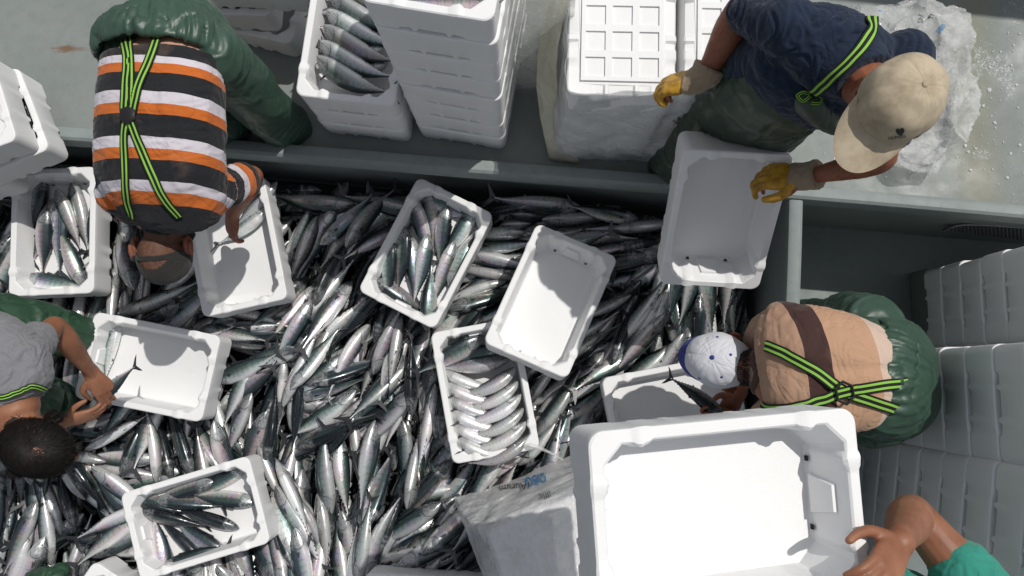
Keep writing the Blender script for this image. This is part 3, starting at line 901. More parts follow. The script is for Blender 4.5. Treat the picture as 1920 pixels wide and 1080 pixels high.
def rand_roll():
    r = random.random()
    base = 0 if random.random() < .5 else math.pi
    if r < .62: return base+random.gauss(-.22 if base == 0 else .22, .38)
    if r < .85: return base+random.choice((-1, 1))*random.uniform(.5, 1.0)
    return base+random.choice((-1, 1))*random.uniform(1.1, 1.6)
def pile_fish(x, y, ang, roll=None, bend=None, sc=None, sink=.45):
    roll = rand_roll() if roll is None else roll
    bend = random.gauss(0, .18) if bend is None else bend
    sc = random.uniform(.90, 1.10) if sc is None else sc
    roll, bend = rollq(roll), bendq(bend)
    M = drop(x, y, ang, roll, bend, sc, sink)
    if M is None: return
    fishes.append((fish_mesh(roll, bend), M))
def scatter(n, mind, jitter, zlo):
    pts = []; tries = 0
    while len(pts) < n and tries < n*60:
        tries += 1
        x, y = random.uniform(-2.75, 1.1), random.uniform(-1.25, 1.4)
        if not inside(x, y, .03): continue
        g = cell(x, y)
        if 0 <= g[0] < GW and 0 <= g[1] < GH and CB[g] < 5 and random.random() < .75: continue
        if all((x-a)**2+(y-b)**2 > mind*mind for a, b in pts[-400:]): pts.append((x, y))
    random.shuffle(pts)
    for x, y in pts:
        a = flow(x, y)+random.gauss(0, jitter)+(math.pi if random.random() < .45 else 0)
        # keep both ends in the hold
        ok = all(inside(x+sg*.17*math.cos(a), y+sg*.17*math.sin(a), -.01) for sg in (-1, 1))
        if not ok: 
            a = math.atan2(c2.y-c1.y, c2.x-c1.x)+random.gauss(0, .12) if y > .5 else math.pi/2+random.gauss(0, .15)
            if not all(inside(x+sg*.17*math.cos(a), y+sg*.17*math.sin(a), -.02) for sg in (-1, 1)): continue
        pile_fish(x, y, a)
scatter(260, .10, .5, 0)
# bring the bed to an even height before the top layers
HM[:] = np.clip(HM, -.21, -.11)
scatter(480, .066, .22, 0)
HM[:] = np.clip(HM, -.20, -.02)
scatter(500, .062, .14, 0)
N_PILE = len(fishes)

# fish lying in the crates: nose and tail in the photo, roll, bend
crate_fish = []
def lay(crate_o, lst, label, group, zfloor=.028, lift=.0, fat=0, smax=1.10):
    """fish on the floor of a crate, later ones resting on earlier ones"""
    M = WM[crate_o.name]; done = []
    for it in lst:
        (nx_, ny_), (tx_, ty_) = it[0], it[1]
        roll = it[2] if len(it) > 2 else random.choice((0, math.pi))+random.gauss(0, .25)
        bend = it[3] if len(it) > 3 else random.gauss(0, .12)
        zc = (M @ V((0, 0, zfloor))).z+.035
        a, b = P(nx_, ny_, zc), P(tx_, ty_, zc)
        d = (a-b); Lr = d.length
        sc = min(smax, max(.80, Lr/(LF*1.03))); cen = (a+b)/2+d.normalized()*0.006
        if Lr > LF*sc*1.08: cen = a-d.normalized()*(LF*sc*.5)
        q = M.inverted() @ cen; 
        # keep whole fish inside the crate
        roll, bend = rollq(roll), bendq(bend)
        st = stations(cen.x, cen.y, math.atan2(d.y, d.x), roll, bend, sc)
        z = (M @ V((0, 0, zfloor))).z
        need = max(s[4] for s in st)
        top = z
        slope_pts = []
        for (x, y, s, hw, ht) in st:
            zz = z
            for (st2, zc2, sl2) in done:
                for (x2, y2, s2, hw2, ht2) in st2:
                    dd = math.hypot(x-x2, y-y2)
                    if dd < (hw+hw2)*.72: zz = max(zz, zc2+sl2*s2+ht2*(.62-.45*dd/(hw+hw2)))
            slope_pts.append((s, zz+ht*.95))
        S = np.array([p[0] for p in slope_pts]); N = np.array([p[1] for p in slope_pts])
        sl = max(-.22, min(.22, np.polyfit(S, N, 1)[0])); c = float(np.percentile(N-sl*S, 75))
        floor_need = max((z+.005+st[i][4]*.85)-sl*st[i][2] for i in (1, 3, 5))
        c = max(c, floor_need)
        done.append((st, c, sl))
        h = V((d.x, d.y, 0)).normalized(); X = (h+V((0, 0, sl))).normalized()
        Z = (V((0, 0, 1))-X*X.z).normalized(); Y = Z.cross(X)
        Mw = Matrix((X*sc, Y*sc, Z*sc)).transposed().to_4x4(); Mw.translation = V((cen.x, cen.y, c+lift))
        o = link('bonito', fish_mesh(roll, bend, fat), None, Mw)
        tag(o, label, 'fish', group); crate_fish.append(o)
PI = math.pi
lay(cA, [((83, 330), (52, 450)), ((117, 365), (108, 512)), ((183, 368), (167, 488)), ((103, 372), (58, 492)), ((95, 397), (76, 510)), ((135, 340), (162, 472)), ((115, 365), (146, 462)), ((155, 538), (112, 422)), ((44, 519), (170, 542), PI, 0)],
    'bonito lying in the white crate at the left edge', 'fish in the crate at the left edge', .028, 0, 1.8)
lay(cD, [((707, 520), (735, 462)), ((713, 530), (790, 583)), ((787, 364), (898, 412)), ((783, 373), (745, 448)), ((783, 400), (800, 462)), ((805, 385), (808, 440)), ((773, 460), (777, 550)), ((835, 397), (823, 493)), ((878, 412), (840, 470)), ((847, 520), (888, 436)),
        ((735, 455), (727, 565)), ((763, 430), (750, 545)), ((803, 450), (782, 553)), ((848, 466), (815, 560)), ((800, 602), (808, 510))],
    'bonito heaped in the tilted crate in the middle', 'fish in the middle crate', .028, 0, 1.5)
UPB = PI/2+.25
NB = -1.18
def ex(n, t, k=1.75): return (n, (n[0]+(t[0]-n[0])*k, n[1]+(t[1]-n[1])*k))
def rows_of(crate_o, lst, sc, fat, z0, label, group):
    """fish laid one by one: nose pixel, chord towards the tail, bend, roll, height above the crate floor"""
    zf = (WM[crate_o.name] @ V((0, 0, 0))).z+z0
    s0 = sc
    for (nx_, ny_), (dx, dy), bend, roll, dz, *kk in lst:
        sc = s0*(kk[0] if kk else 1)
        z = zf+dz; a_ = P(nx_, ny_, z); h = (a_-P(nx_+dx, ny_+dy, z)); h.z = 0; h.normalize()
        X = h; Z_ = V((0, 0, 1)); Y = Z_.cross(X)
        bq = bendq(bend); half = LF*sc*.5*(math.sin(abs(bq)/2)/(abs(bq)/2) if bq else 1)
        M = Matrix((X*sc, Y*sc, Z_*sc)).transposed().to_4x4()
        sag = (LF*sc/bq)*(1-math.cos(bq/2)) if bq else 0
        M.translation = a_-X*half-Y*sag
        o = link('bonito', fish_mesh(rollq(roll), bq, fat), None, M)
        tag(o, label, 'fish', group); crate_fish.append(o)
L_ = [((945, 655), (-100, 22), 0, .4, .0), ((905, 632), (-80, 44), 0, .4, .03), ((955, 672), (-105, 14), .15, -.8, .02)]
for i in range(6):
    y = 690+25.5*i
    L_.append(((823+.20*(y-690), y), (118, 36), -.9, -1.18, .012*(i % 2)+.006*i))
    if i < 6: L_.append(((967+.19*(y-690), y-2), (-100, 46), .9, -1.18, .026+.006*i+.012*((i+1) % 2), .93))
rows_of(cF, L_, .86, 3.2, .075, 'silver belly-up fish curved into the neat overlapping rows', 'fish packed in neat rows')
DU = lambda: random.choice((.75, PI-.75))+random.gauss(0, .15)
lay(cJ, [((447, 883), (368, 926), DU()), ((383, 908), (299, 936), DU()), ((463, 940), (370, 932), DU()), ((300, 937), (408, 950), DU()), ((271, 940), (340, 958), DU()), ((310, 1066), (291, 985), -.3), ((363, 1033), (315, 990), 1.1), ((397, 1026), (343, 990), 0), ((276, 960), (377, 987), DU(), 0), ((437, 988), (335, 955), DU(), 0), ((317, 1060), (422, 1022), PI-.3, .15)],
    'bonito lying in the crate at the lower left', 'fish in the lower left crate', .028, 0, 1.5)
lay(cC, [((503, 360), (450, 415), -.6, .15), ((507, 390), (410, 462), -.6, .45)], 'silver fish in the crate the striped shirt man is filling', 'fish in the striped shirt mans crate', .028, 0, 2)
lay(cI, [((216, 608), (192, 705), -.45, -.3)], 'lone silver fish lying along the short side of the crate by the grey sleeve', None)
L_ = []
for i in range(6):
    y = -40+29*i
    L_.append(((622-.22*(y+20), y), (104, 52), -.75, -.78, .010*(i % 2)+.004*i))
    L_.append(((722+.26*(y-84), y+12), (-104, 20), .45, -.4, -.02+.004*i, .74))
rows_of(sM[-1], L_, .86, 2.6, .105, 'bluish silver fish packed in the top crate of the low stack', 'fish in the low stack')
lay(sL[-1], [((900, -5), (800, -2), .2, .15), ((880, -40), (770, -30), .2, 0)], 'greenish fish in the top crate of the tall stack', 'fish in the tall stack', .06)
lay(o2, [((385, 18), (480, 10), .3, 0), ((478, -8), (390, 2), .3, 0)], 'dark shaded fish in the crate behind the green trousers', 'fish behind the green trousers')
lay(b1, [((36, 168), (74, 272), UPB, .15), ((20, 170), (58, 276), UPB, .15)], 'pale fish in the tilted crate at the left edge pile', 'fish in the left edge pile')
# ================================================================== people
def lerp3(rows, d): return [(r[0], r[1], r[2], r[3]+d, r[4]+d) for r in rows]
def head_parts(bm, c, crown, face, s=1.0):
    M = frame(crown, face); x, y, z = M.col[0], M.col[1], M.col[2]; c = V(c)
    ball(bm, c+(z*.02-x*.008)*s, (.098*s, .077*s, .092*s), M)
    ball(bm, c+(x*.030-z*.05)*s, (.066*s, .058*s, .072*s), M)
    ball(bm, c+(x*.068-z*.098)*s, (.028*s, .028*s, .024*s), M)
    tube(bm, [c+(x*.086+z*.012)*s, c+(x*.106-z*.015)*s, c+(x*.112-z*.03)*s], [.008*s, .011*s, .014*s])
    ball(bm, c+(x*.080+z*.024)*s, (.018*s, .056*s, .012*s), M)
    for k in (-1, 1):
        ball(bm, c+(x*.082+y*.032*k+z*.004)*s, .0125*s)
        E = M @ Matrix.Rotation(rad(22*k), 3, 'Z')
        ball(bm, c+(y*.088*k-z*.014-x*.012)*s, (.021*s, .010*s, .033*s), E)
        ball(bm, c+(y*.099*k-z*.004-x*.022)*s, (.010*s, .007*s, .026*s), E)
        ball(bm, c+(y*.080*k-z*.04-x*.006)*s, (.009*s, .006*s, .011*s), E)
    ball(bm, c+(x*.090-z*.060)*s, (.010*s, .026*s, .006*s), M); ball(bm, c+(x*.087-z*.071)*s, (.010*s, .022*s, .006*s), M)
    return M
def hand_parts(bm, w, d, n, thumb=1, curl=(.35, .4, .45, .5), s=1.0, spread=.07, th_curl=.3, fat=1.0):
    """palm from the wrist along d, back of the hand facing n, four unequal fingers and a thumb on the thumb*side"""
    d = V(d).normalized(); n = V(n); n = (n-d*n.dot(d)).normalized(); sd = d.cross(n)*thumb; w = V(w)
    loft(bm, [(*(w-d*.02*s), .028*s, .021*s), (*(w+d*.02*s), .032*s, .020*s), (*(w+d*.055*s), .041*s*fat, .0165*s*fat), (*(w+d*.088*s), .041*s*fat, .0125*s*fat)], n, 4, 18, 2.6)
    for k, (off, ln, base) in enumerate(((.0295, .072, .090), (.0100, .080, .095), (-.0095, .075, .092), (-.0285, .058, .083))):
        c = curl[k]; p = w+d*base*s+sd*off*s*fat; ang = .15+c*.35; dirp = sd*(spread*(1.2-k*.8))
        pts, rr = [p-d*.02*s, p], [.0100*s*fat, .0100*s*fat]
        for seg, f in ((.45, 1), (.30, 1), (.25, .75)):
            ddir = (d*math.cos(ang)-n*math.sin(ang)+dirp).normalized()
            p = p+ddir*ln*seg*s; pts.append(p); rr.append((.0094, .0086, .0072)[len(pts)-3]*s*fat); ang += c*f*1.25
        tube(bm, pts, rr, 4, 12)
    p = w+d*.022*s+sd*.024*s
    pts = [p, p+(d*.55+sd*.75-n*.25).normalized()*.042*s]
    pts.append(pts[-1]+(d*(.85)+sd*(.45-th_curl)-n*(.2+th_curl*.5)).normalized()*.032*s)
    pts.append(pts[-1]+(d*(.95)+sd*(.15-th_curl)-n*(.25+th_curl*.6)).normalized()*.026*s)
    tube(bm, pts, [.016*s*fat, .0125*s*fat, .0105*s*fat, .0085*s*fat], 4, 12)
def limb(bm, pts, radii): tube(bm, pts, radii, 6, 18)
def arm(bm, sh, el, wr, s=1.0):
    sh, el, wr = V(sh), V(el), V(wr)
    rows = [(*sh, .052*s), (*sh.lerp(el, .35), .049*s), (*sh.lerp(el, .8), .040*s), (*el, .036*s), (*el.lerp(wr, .25), .043*s), (*el.lerp(wr, .55), .036*s), (*el.lerp(wr, .88), .026*s), (*wr, .0255*s)]
    tube(bm, [r[:3] for r in rows], [r[3] for r in rows], 4, 18)
def crease(p, s, seed, wd=.07):
    """thin sharp lines where stretched noise changes sign"""
    a = nz(p, s, seed); a += .25*nz(p, s*2.7, seed+3)
    return math.exp(-(a/wd)**2)*smoothstep(-.1, .35, nz(p, s*.6, seed+11))
def folds(amp=.006, s=9, seed=0, stretch=(1, 1, 1), ridge=.6):
    st = V(stretch)
    def f(p, n):
        q = V((p.x*st.x, p.y*st.y, p.z*st.z))
        a = nz(q, s, seed); b = nz(q+V((.3*a, .3*a, 0)), s*2.1, seed+5); c = nz(q, s*5, seed+9)
        return amp*(a*.9+ridge*(ridged(b)-.35)*.8+.18*c)-amp*.7*crease(q, s*.8, seed+20)+amp*.35*crease(q, s*1.5, seed+31, .12)
    return f
def hair_mesh(name, me, sel, lenf, dirf, n, mat, parent, width=.0012, mw=None):
    polys = [p for p in me.polygons if sel(p.center, p.normal)]
    if not polys: return None
    vs, fs = [], []
    areas = np.array([p.area for p in polys]); idx = rng.choice(len(polys), n, p=areas/areas.sum())
    for i in idx:
        p = polys[i]; c = V(p.center)+V(rng.normal(0, .0015, 3)); nn = V(p.normal)
        d = V(dirf(c, nn)); L = lenf(c)*random.uniform(.6, 1.25)
        d = (d+V(rng.normal(0, .22, 3))).normalized(); t = (d-nn*d.dot(nn)*.8).normalized()
        s = t.cross(nn).normalized()*width*random.uniform(.6, 1.2)/2
        b = len(vs); k0 = c-nn*.001; k1 = c+nn*L*.14+t*L*.5; k2 = c+nn*L*.10+t*L
        vs += [k0-s, k0+s, k1-s, k1+s, k2]; fs += [(b, b+1, b+3, b+2), (b+2, b+3, b+4)]
    return link(name, pydata(name, vs, fs, mat), parent)
def cap_build(name, c, crown, front, mats, parent, hole0=68, r=(.104, .088, .100), hole=True, brim=True, seed=0, brim_len=.075, label=None, wr=.0022, brimtilt=.25):
    """six-panel cap: crown, brim, button and the gap over the back strap"""
    M = frame(crown, front).to_4x4(); M.translation = V(c)
    bm = bmesh.new(); NP, NT = 72, 26; rows = []
    for i in range(NT+1):
        th = (i/NT)*rad(112); row = []
        for j in range(NP):
            ph = 2*math.pi*j/NP
            s_, c_ = math.sin(min(th, rad(90)))**.86, math.cos(th)
            seam = abs(((ph+rad(30)) % rad(60))-rad(30)); g = .0016*max(0, 1-seam/.035) if i > 0 else 0
            pf = 1-.018*math.cos(6*ph)*math.sin(th)
            p = V((r[0]*s_*math.cos(ph)*pf, r[1]*s_*math.sin(ph)*pf, r[2]*c_ if th < rad(90) else -.034*(th-rad(90))/rad(22)))
            nn = p.normalized()
            p = p-nn*g+nn*wr*(nz(p, 26, seed)+.8*ridged(nz(V((ph*1.1, th*.35, 0)), 4.2, seed+3))-.4)*min(1, i/5)
            row.append(p)
        rows.append(row)
    vv = [[bm.verts.new(M @ p) for p in row] for row in rows]
    for i in range(NT):
        for j in range(NP):
            ph = (2*math.pi*(j+.5)/NP); th = math.degrees((i+.5)/NT*rad(112))
            db = abs((ph-math.pi))
            if hole and db < rad(34) and hole0+14*(db/rad(34))**2 < th < 99: continue
            q = (vv[i][j], vv[i+1][j], vv[i+1][(j+1) % NP], vv[i][(j+1) % NP])
            try: bm.faces.new(q)
            except ValueError: pass
    bmesh.ops.remove_doubles(bm, verts=bm.verts, dist=1e-5)
    me = bm_mesh(bm, name)
    me = eval_mods(me, [('SOLIDIFY', dict(thickness=.003, offset=1)), ('SUBSURF', dict(levels=1))], mats[0]); shade(me)
    o = link(name, me, parent)
    if label: o['label'] = label
    bm = bmesh.new(); ball(bm, M @ V((0, 0, r[2]+.003)), (.0085, .0085, .005), M.to_3x3(), 14, 8)
    link('button', bm_mesh(bm, 'button', mats[1]), o)
    if brim:
        bm = bmesh.new(); rows = []
        for i in range(13):
            t = i/12; row = []
            for j in range(31):
                a = rad(-68+136*j/30); k = math.cos(a/rad(68)*math.pi/2)
                base = V((r[0]*.985*math.cos(a), r[1]*.985*math.sin(a), -.026))
                ext = brim_len*(k**.62)*t
                p = base+V((ext, ext*.12*math.sin(a), 0))
                p.z += -.55*(p.y**2)*(.3+.7*t)*6*.35-brimtilt*ext+.004*t*nz(p, 20, seed)
                row.append(bm.verts.new(M @ p))
            rows.append(row)
        for i in range(12):
            for j in range(30): bm.faces.new((rows[i][j], rows[i+1][j], rows[i+1][j+1], rows[i][j+1]))
        bmesh.ops.remove_doubles(bm, verts=bm.verts, dist=1e-5)
        me = eval_mods(bm_mesh(bm, 'brim'), [('SOLIDIFY', dict(thickness=.0035, offset=0))], mats[2]); shade(me, 50)
        link('brim', me, o)
    return o, M
def finish(name, bm, voxel, smooth, mat, parent, disp=None, post=2):
    me = remesh(bm, voxel, smooth, None, name)
    if disp:
        displace(me, disp)
    setmats(me, mat); shade(me)
    return link(name, me, parent), me
HAIRD = Mat('dark_hair', (.008, .006, .005), .6, spec=.25).m
HAIRB = Mat('brown_grey_hair', (.10, .055, .035), .5).m
ARMHAIR = Mat('arm_hair', (.14, .066, .04), .6, spec=.2).m

# ---------------------------------------------------------------- man in the striped shirt
root = empty('person', P(480, 225, ZD), 'man in orange, white and black striped shirt and green oilskin trousers bending over a crate', 'person', 'fishermen sorting the catch')
Z = V((0, 0, 1))
def rowsP(lst): return [(*P(x, y, z), a, b) for x, y, z, a, b in lst]
T1 = rowsP([(310, 108, 1.01, .180, .115), (305, 140, 1.05, .196, .138), (302, 200, 1.07, .198, .135), (302, 300, 1.02, .203, .135), (304, 362, .955, .205, .120), (304, 392, .91, .155, .095), (305, 415, .875, .08, .07)])
bm = bmesh.new()
loft(bm, lerp3(T1, -.010), Z, 6, 36, 2.3)
hc1 = P(307, 468, .80)
tube(bm, [P(305, 395, .89), P(306, 430, .85), hc1], [.075, .066, .068])
head_parts(bm, hc1, (.05, -.93, -.36), (0, .36, -.93), 1.12)
arm(bm, P(392, 362, .90), P(474, 330, .66), P(437, 402, .40), 1.12)
hand_parts(bm, P(437, 400, .40), P(430, 470, .24)-P(437, 400, .40), (.1, .5, .9), 1, (.30, .30, .32, .38), 1.12, .05)
arm(bm, P(222, 365, .90), P(262, 400, .62), P(300, 440, .40))
hand_parts(bm, P(300, 440, .40), (.2, -.6, -.5), (-.2, .2, 1), 1, (.4, .45, .5, .5))
for hx, hy in ((262, 104), (398, 108)):
    h = P(hx, hy, .90); tube(bm, [h, at_z(h, .6), at_z(h, ZD+.03)], [.085, .062, .045])
body, bme = finish('body', bm, .0036, 5, SKIN_RED, root, lambda p, n: .0012*nz(p, 30, 1))
body1 = bme
# pale lower back
ps = Mat('x', (.5, .5, .5)).m; bpy.data.materials.remove(ps)
bme.materials.append(SKIN_PALE)
ylim = P(305, 150, 1.1).y
for p in bme.polygons:
    if p.center.y > ylim: p.material_index = 1
# shirt
bm = bmesh.new()
T1s = rowsP([(305, 117, 1.055, .196, .136), (303, 150, 1.06, .200, .138), (302, 200, 1.07, .205, .142), (302, 300, 1.02, .212, .142), (304, 360, .955, .214, .128), (304, 390, .91, .175, .105), (305, 408, .88, .09, .078)])
loft(bm, T1s, Z, 6, 40, 2.4, cap=False)
sh, el = P(392, 362, .90), P(474, 330, .66)
loft(bm, [(*sh.lerp(el, -.15), .075, .075), (*sh.lerp(el, .35), .074, .072), (*sh.lerp(el, .72), .068, .066)], Z, 6, 24)
sh2, el2 = P(222, 365, .90), P(262, 400, .62)
loft(bm, [(*sh2.lerp(el2, -.1), .07, .07), (*sh2.lerp(el2, .7), .066, .066)], Z, 6, 24)
def f1(p, n):
    near = smoothstep(.55, .25, (p-P(395, 385, .95)).length)
    sc_ = sum(.016*math.exp(-((p-q_).length/.075)**2) for q_ in (P(250, 335, 1.12), P(362, 332, 1.12)))
    gr = -.005*math.exp(-((p.x-P(305, 250, 1.15).x)/.03)**2)*max(0, n.z)
    return sc_+gr+folds(.0055, 7, 2, (.6, 1.6, 1))(p, n)+.006*near*ridged(nz(V((p.x*2, p.y*.8, p.z)), 9, 4))
me = remesh(bm, .005, 6, None, 'shirt'); displace(me, f1)
y0, y1 = P(305, 88, 1.15).y, P(305, 430, 1.0).y
sdir = (el-sh).normalized()
def st1(p):
    q = pix(p)
    t = (p-sh).dot(sdir)/(el-sh).length; rr = ((p-sh)-sdir*(p-sh).dot(sdir)).length
    if t > .22 and rr < .09 and p.x > P(412, 350, .9).x:
        return (.90+.085*min(1, (t-.22)/.55), 0)
    u = (y0-p.y+.10*(p.x-P(305, 200, 1.1).x)*-.42)/(y0-y1)
    u += .02*nz(p, 3, 2)*0
    return (min(.88, max(0, u*.88)), 0)
paint(me, st1)
BK, OR, WH = (.015, .016, .019), (.50, .125, .022), (.56, .53, .58)
k = .88
def yb(y): y += max(0, 11-7*(y-100)/250); return max(0, (y-88)/(430-88)*k)
setmats(me, stripe_mat('striped_jersey', [(0, BK), (yb(104), WH), (yb(119), OR), (yb(139), BK), (yb(178), WH), (yb(202), OR), (yb(223), BK), (yb(265), WH), (yb(286), OR), (yb(307), BK), (yb(345), WH), (yb(364), OR), (yb(386), BK), (.90, BK), (.925, WH), (.945, OR), (.97, BK)]))
shade(me); shirt1 = me
link('shirt', me, root)
# collar
bm = bmesh.new(); cc = P(306, 416, .875)
loft(bm, [(*P(305, 400, .89), .088, .075), (*P(306, 420, .86), .075, .072), (*P(306, 432, .85), .072, .07)], Z, 6, 30, cap=False)
KNIT = cloth_mat('black_knit', (.016, .016, .018)).m
finish('collar', bm, .004, 3, KNIT, root, folds(.003, 14, 8))
# trousers
bm = bmesh.new()
U = [V((0, 0, 1)), V((0, .05, 1)), V((0, .25, 1)), V((0, .7, .8)), V((0, 1, .3)), V((0, 1, 0))]
loft(bm, rowsP([(305, 90, 1.03, .216, .158), (306, 84, 1.025, .22, .158), (312, 87, .99, .226, .150), (326, 99, .92, .228, .142), (342, 112, .83, .220, .145), (360, 122, .72, .19, .13)]), U, 6, 40, 2.5, cap=False)
for hx, hy in ((262, 100), (398, 104)):
    h = P(hx, hy, 1.0)
    loft(bm, [(*h, .115, .115), (*at_z(h+V((.005, -.01, 0)), .75), .116, .110), (*at_z(h+V((.02, -.03, 0)), .5), .110, .100), (*at_z(h+V((.03, -.03, 0)), ZD+.02), .115, .105)], V((0, 1, 0)), 6, 24)
# gathered waistband lip
ring_c = V(rowsP([(305, 86, 1.03, 0, 0)])[0][:3]); N = 90; pts = []
for j in range(N+1):
    t = 2*math.pi*j/N
    q = ring_c+V((math.cos(t)*.216, 0, math.sin(t)*.162)); q.y += .012*math.cos(t)**2*-1.5-.012*abs(math.cos(t))**3+.005*nz(q, 7, 3)
    pts.append(q)
loft(bm, [(*p, .026, .009) for p in pts], [(p-ring_c).normalized() for p in pts], 1, 10)
def creases(p, ax, c0_, seed, amp=.014):
    """long soft folds with a few sharp creases, tight gathers by the waist; ax: 'y' or 'x' is the way out of the waist"""
    if ax == 'y': d = p.y-c0_.y; t = math.atan2(p.z-c0_.z, p.x-c0_.x)
    else: d = p.x-c0_.x; t = math.atan2(p.z-c0_.z, p.y-c0_.y)
    near = smoothstep(.10, .01, abs(d)); mid_ = smoothstep(.22, .05, abs(d))
    wob = nz(p, 4, seed)*.5
    g = ridged(nz(V((t*5.2+wob, d*3, 0)), 2.2, seed))
    g2 = ridged(nz(V((t*2.6+wob*1.5, d*2.2, 3)), 1.8, seed+2))
    big = nz(V((p.x, p.y, p.z*.5)), 3.2, seed+4)
    sh = max(0, ridged(nz(V((p.x+.08*big, p.y, p.z*.55)), 5.0, seed+7))-.45)
    leg = smoothstep(.95, .55, p.z)
    return .0045*near*g+.009*mid_*(g2-.3)+amp*.7*big+amp*1.5*sh*(.35+.8*leg)+.0012*nz(p, 30, seed)-.007*crease(V((p.x, p.y, p.z*.6)), 4.5, seed+40, .06)+.006*crease(V((p.x*1.4, p.y, p.z*.5)), 7, seed+50, .10)
def f2(p, n): return creases(p, 'y', ring_c+V((0, .02, 0)), 5)
me = remesh(bm, .006, 5, GREEN, 'trousers'); displace(me, f2); shade(me); link('trousers', me, root)
t1b = bvh_of(shirt1); tr1 = bvh_of(me); bd1 = bvh_of(body1)
TT = [t1b, bd1]
for pts_, in ([[(232, 68), (241, 110), (238, 160), (236, 210), (242, 216)]], [[(243, 68), (246, 110), (246, 160), (246, 206), (243, 216)]], [[(300, 62), (283, 110), (262, 160), (253, 200), (246, 218)]], [[(240, 215), (236, 260), (238, 320), (240, 370), (250, 404)]], [[(242, 214), (260, 262), (285, 325), (310, 372), (338, 404)]]):
    strap('suspender_strap', pts_, .030, TT, WEB, root, .010)
h = shoot(243, 217, TT); bm = bmesh.new()
ball(bm, h[0]+h[1]*.014, (.030, .034, .006), frame(h[1], (1, 0, 0)), 6, 8); link('strap_clip', bm_mesh(bm, 'strap_clip', BLACKP, 30), root)
CAPB = cloth_mat('washed_black_cap_cloth', (.028, .027, .025), weave=500).m
cap_build('cap', hc1+V((.0, -.02, -.012)), (.03, -.90, -.42), (0, .42, -.90), (CAPB, CAPB, CAPB), root, 82, (.122, .090, .10), True, True, 3)
hair_mesh('hair', body1, lambda c, n: (c-hc1).length < .13 and n.z > .1 and -.09 < (c-hc1).dot(V((.05, -.93, -.36))) < .06 and abs(c.x-hc1.x) < .088, lambda c: .006, lambda c, n: V((0, .9, .2)), 6000, HAIRB, root, .0008)
hair_mesh('arm_hair', body1, lambda c, n: c.x > P(415, 400, .5).x and c.z < .62 and c.z > .42, lambda c: .012, lambda c, n: V((-.4, -.8, -.3)), 500, ARMHAIR, root, .0007)

# ---------------------------------------------------------------- man in the navy shirt and beige cap
root = empty('person', P(1305, 305, ZD), 'man in navy T-shirt, beige cap and yellow gloves leaning from the deck holding a crate', 'person', 'fishermen sorting the catch')
hip = P(1432, 158, 1.10)
SHD = (P(1690, 130, 1.45)-P(1450, 45, 1.45)).normalized()           # line of the shoulders
FWD = V((SHD.y, -SHD.x, 0)).normalized()                            # the way he faces
T2 = [(*hip, .17, .12), (*hip.lerp(P(1570, 110, 1.5), .35), .175, .12), (*P(1535, 132, 1.36), .20, .125), (*P(1565, 105, 1.45), .190, .10), (*P(1592, 118, 1.53), .085, .065)]
bm = bmesh.new()
loft(bm, T2, -FWD, 6, 32, 2.2)
hc2 = P(1668, 208, 1.63)
tube(bm, [P(1590, 110, 1.50), P(1625, 160, 1.57), hc2], [.078, .065, .066])
crown2, face2 = V((.12, .02, 1)), (FWD*.9+SHD*-.28+V((0, 0, -.35)))
head_parts(bm, hc2, crown2, face2, 1.06)
shR, elR, wrR = P(1455, 40, 1.47), P(1392, 12, 1.34), P(1318, 150, 1.20)
arm(bm, shR, elR, wrR, 1.18)
hand_parts(bm, wrR, P(1250, 160, 1.13)-wrR, (0, .5, .8), 1, (.6, .65, .7, .7), 1.05)
shL, elL, wrL = P(1690, 135, 1.45), P(1655, 300, 1.22), P(1512, 332, 1.00)
arm(bm, shL, elL, wrL, 1.02)
hand_parts(bm, wrL, P(1430, 330, .94)-wrL, (0, .35, .9), -1, (.5, .55, .6, .6), 1.05)
for hx, hy in ((1405, 150), (1455, 185)):
    h = P(hx, hy, 1.05); tube(bm, [h, at_z(h, .65), at_z(h, ZD+.03)], [.085, .062, .045])
body, body2 = finish('body', bm, .0036, 5, SKIN_RED, root, lambda p, n: .0012*nz(p, 30, 1))
NAVY = cloth_mat('navy_jersey', (.012, .022, .046), weave=700, wr=.5).m
bm = bmesh.new()
loft(bm, lerp3([(*hip.lerp(P(1570, 110, 1.5), .12), .17, .12)]+T2[1:4]+[(*P(1586, 112, 1.515), .150, .10), (*P(1602, 124, 1.555), .085, .075)], .016), -FWD, 6, 36, 2.3, cap=False)
loft(bm, [(*shR.lerp(elR, -.35), .082, .085), (*shR.lerp(elR, .2), .082, .082), (*shR.lerp(elR, .62), .082, .078)], Z, 6, 24)
loft(bm, [(*shL.lerp(elL, -.15), .075, .075), (*shL.lerp(elL, .3), .072, .07), (*shL.lerp(elL, .62), .068, .066)], Z, 6, 24)
me = remesh(bm, .005, 6, NAVY, 'shirt'); displace(me, folds(.0085, 8, 21, (1.5, .7, 1), .9)); shade(me); shirt2 = me; link('shirt', me, root)
bm = bmesh.new()
loft(bm, [(*P(1590, 116, 1.53), .112, .10), (*P(1612, 136, 1.565), .086, .082), (*P(1620, 146, 1.575), .080, .076)], Z, 6, 30, cap=False)
_, col2 = finish('collar', bm, .004, 3, NAVY, root, folds(.003, 14, 8))
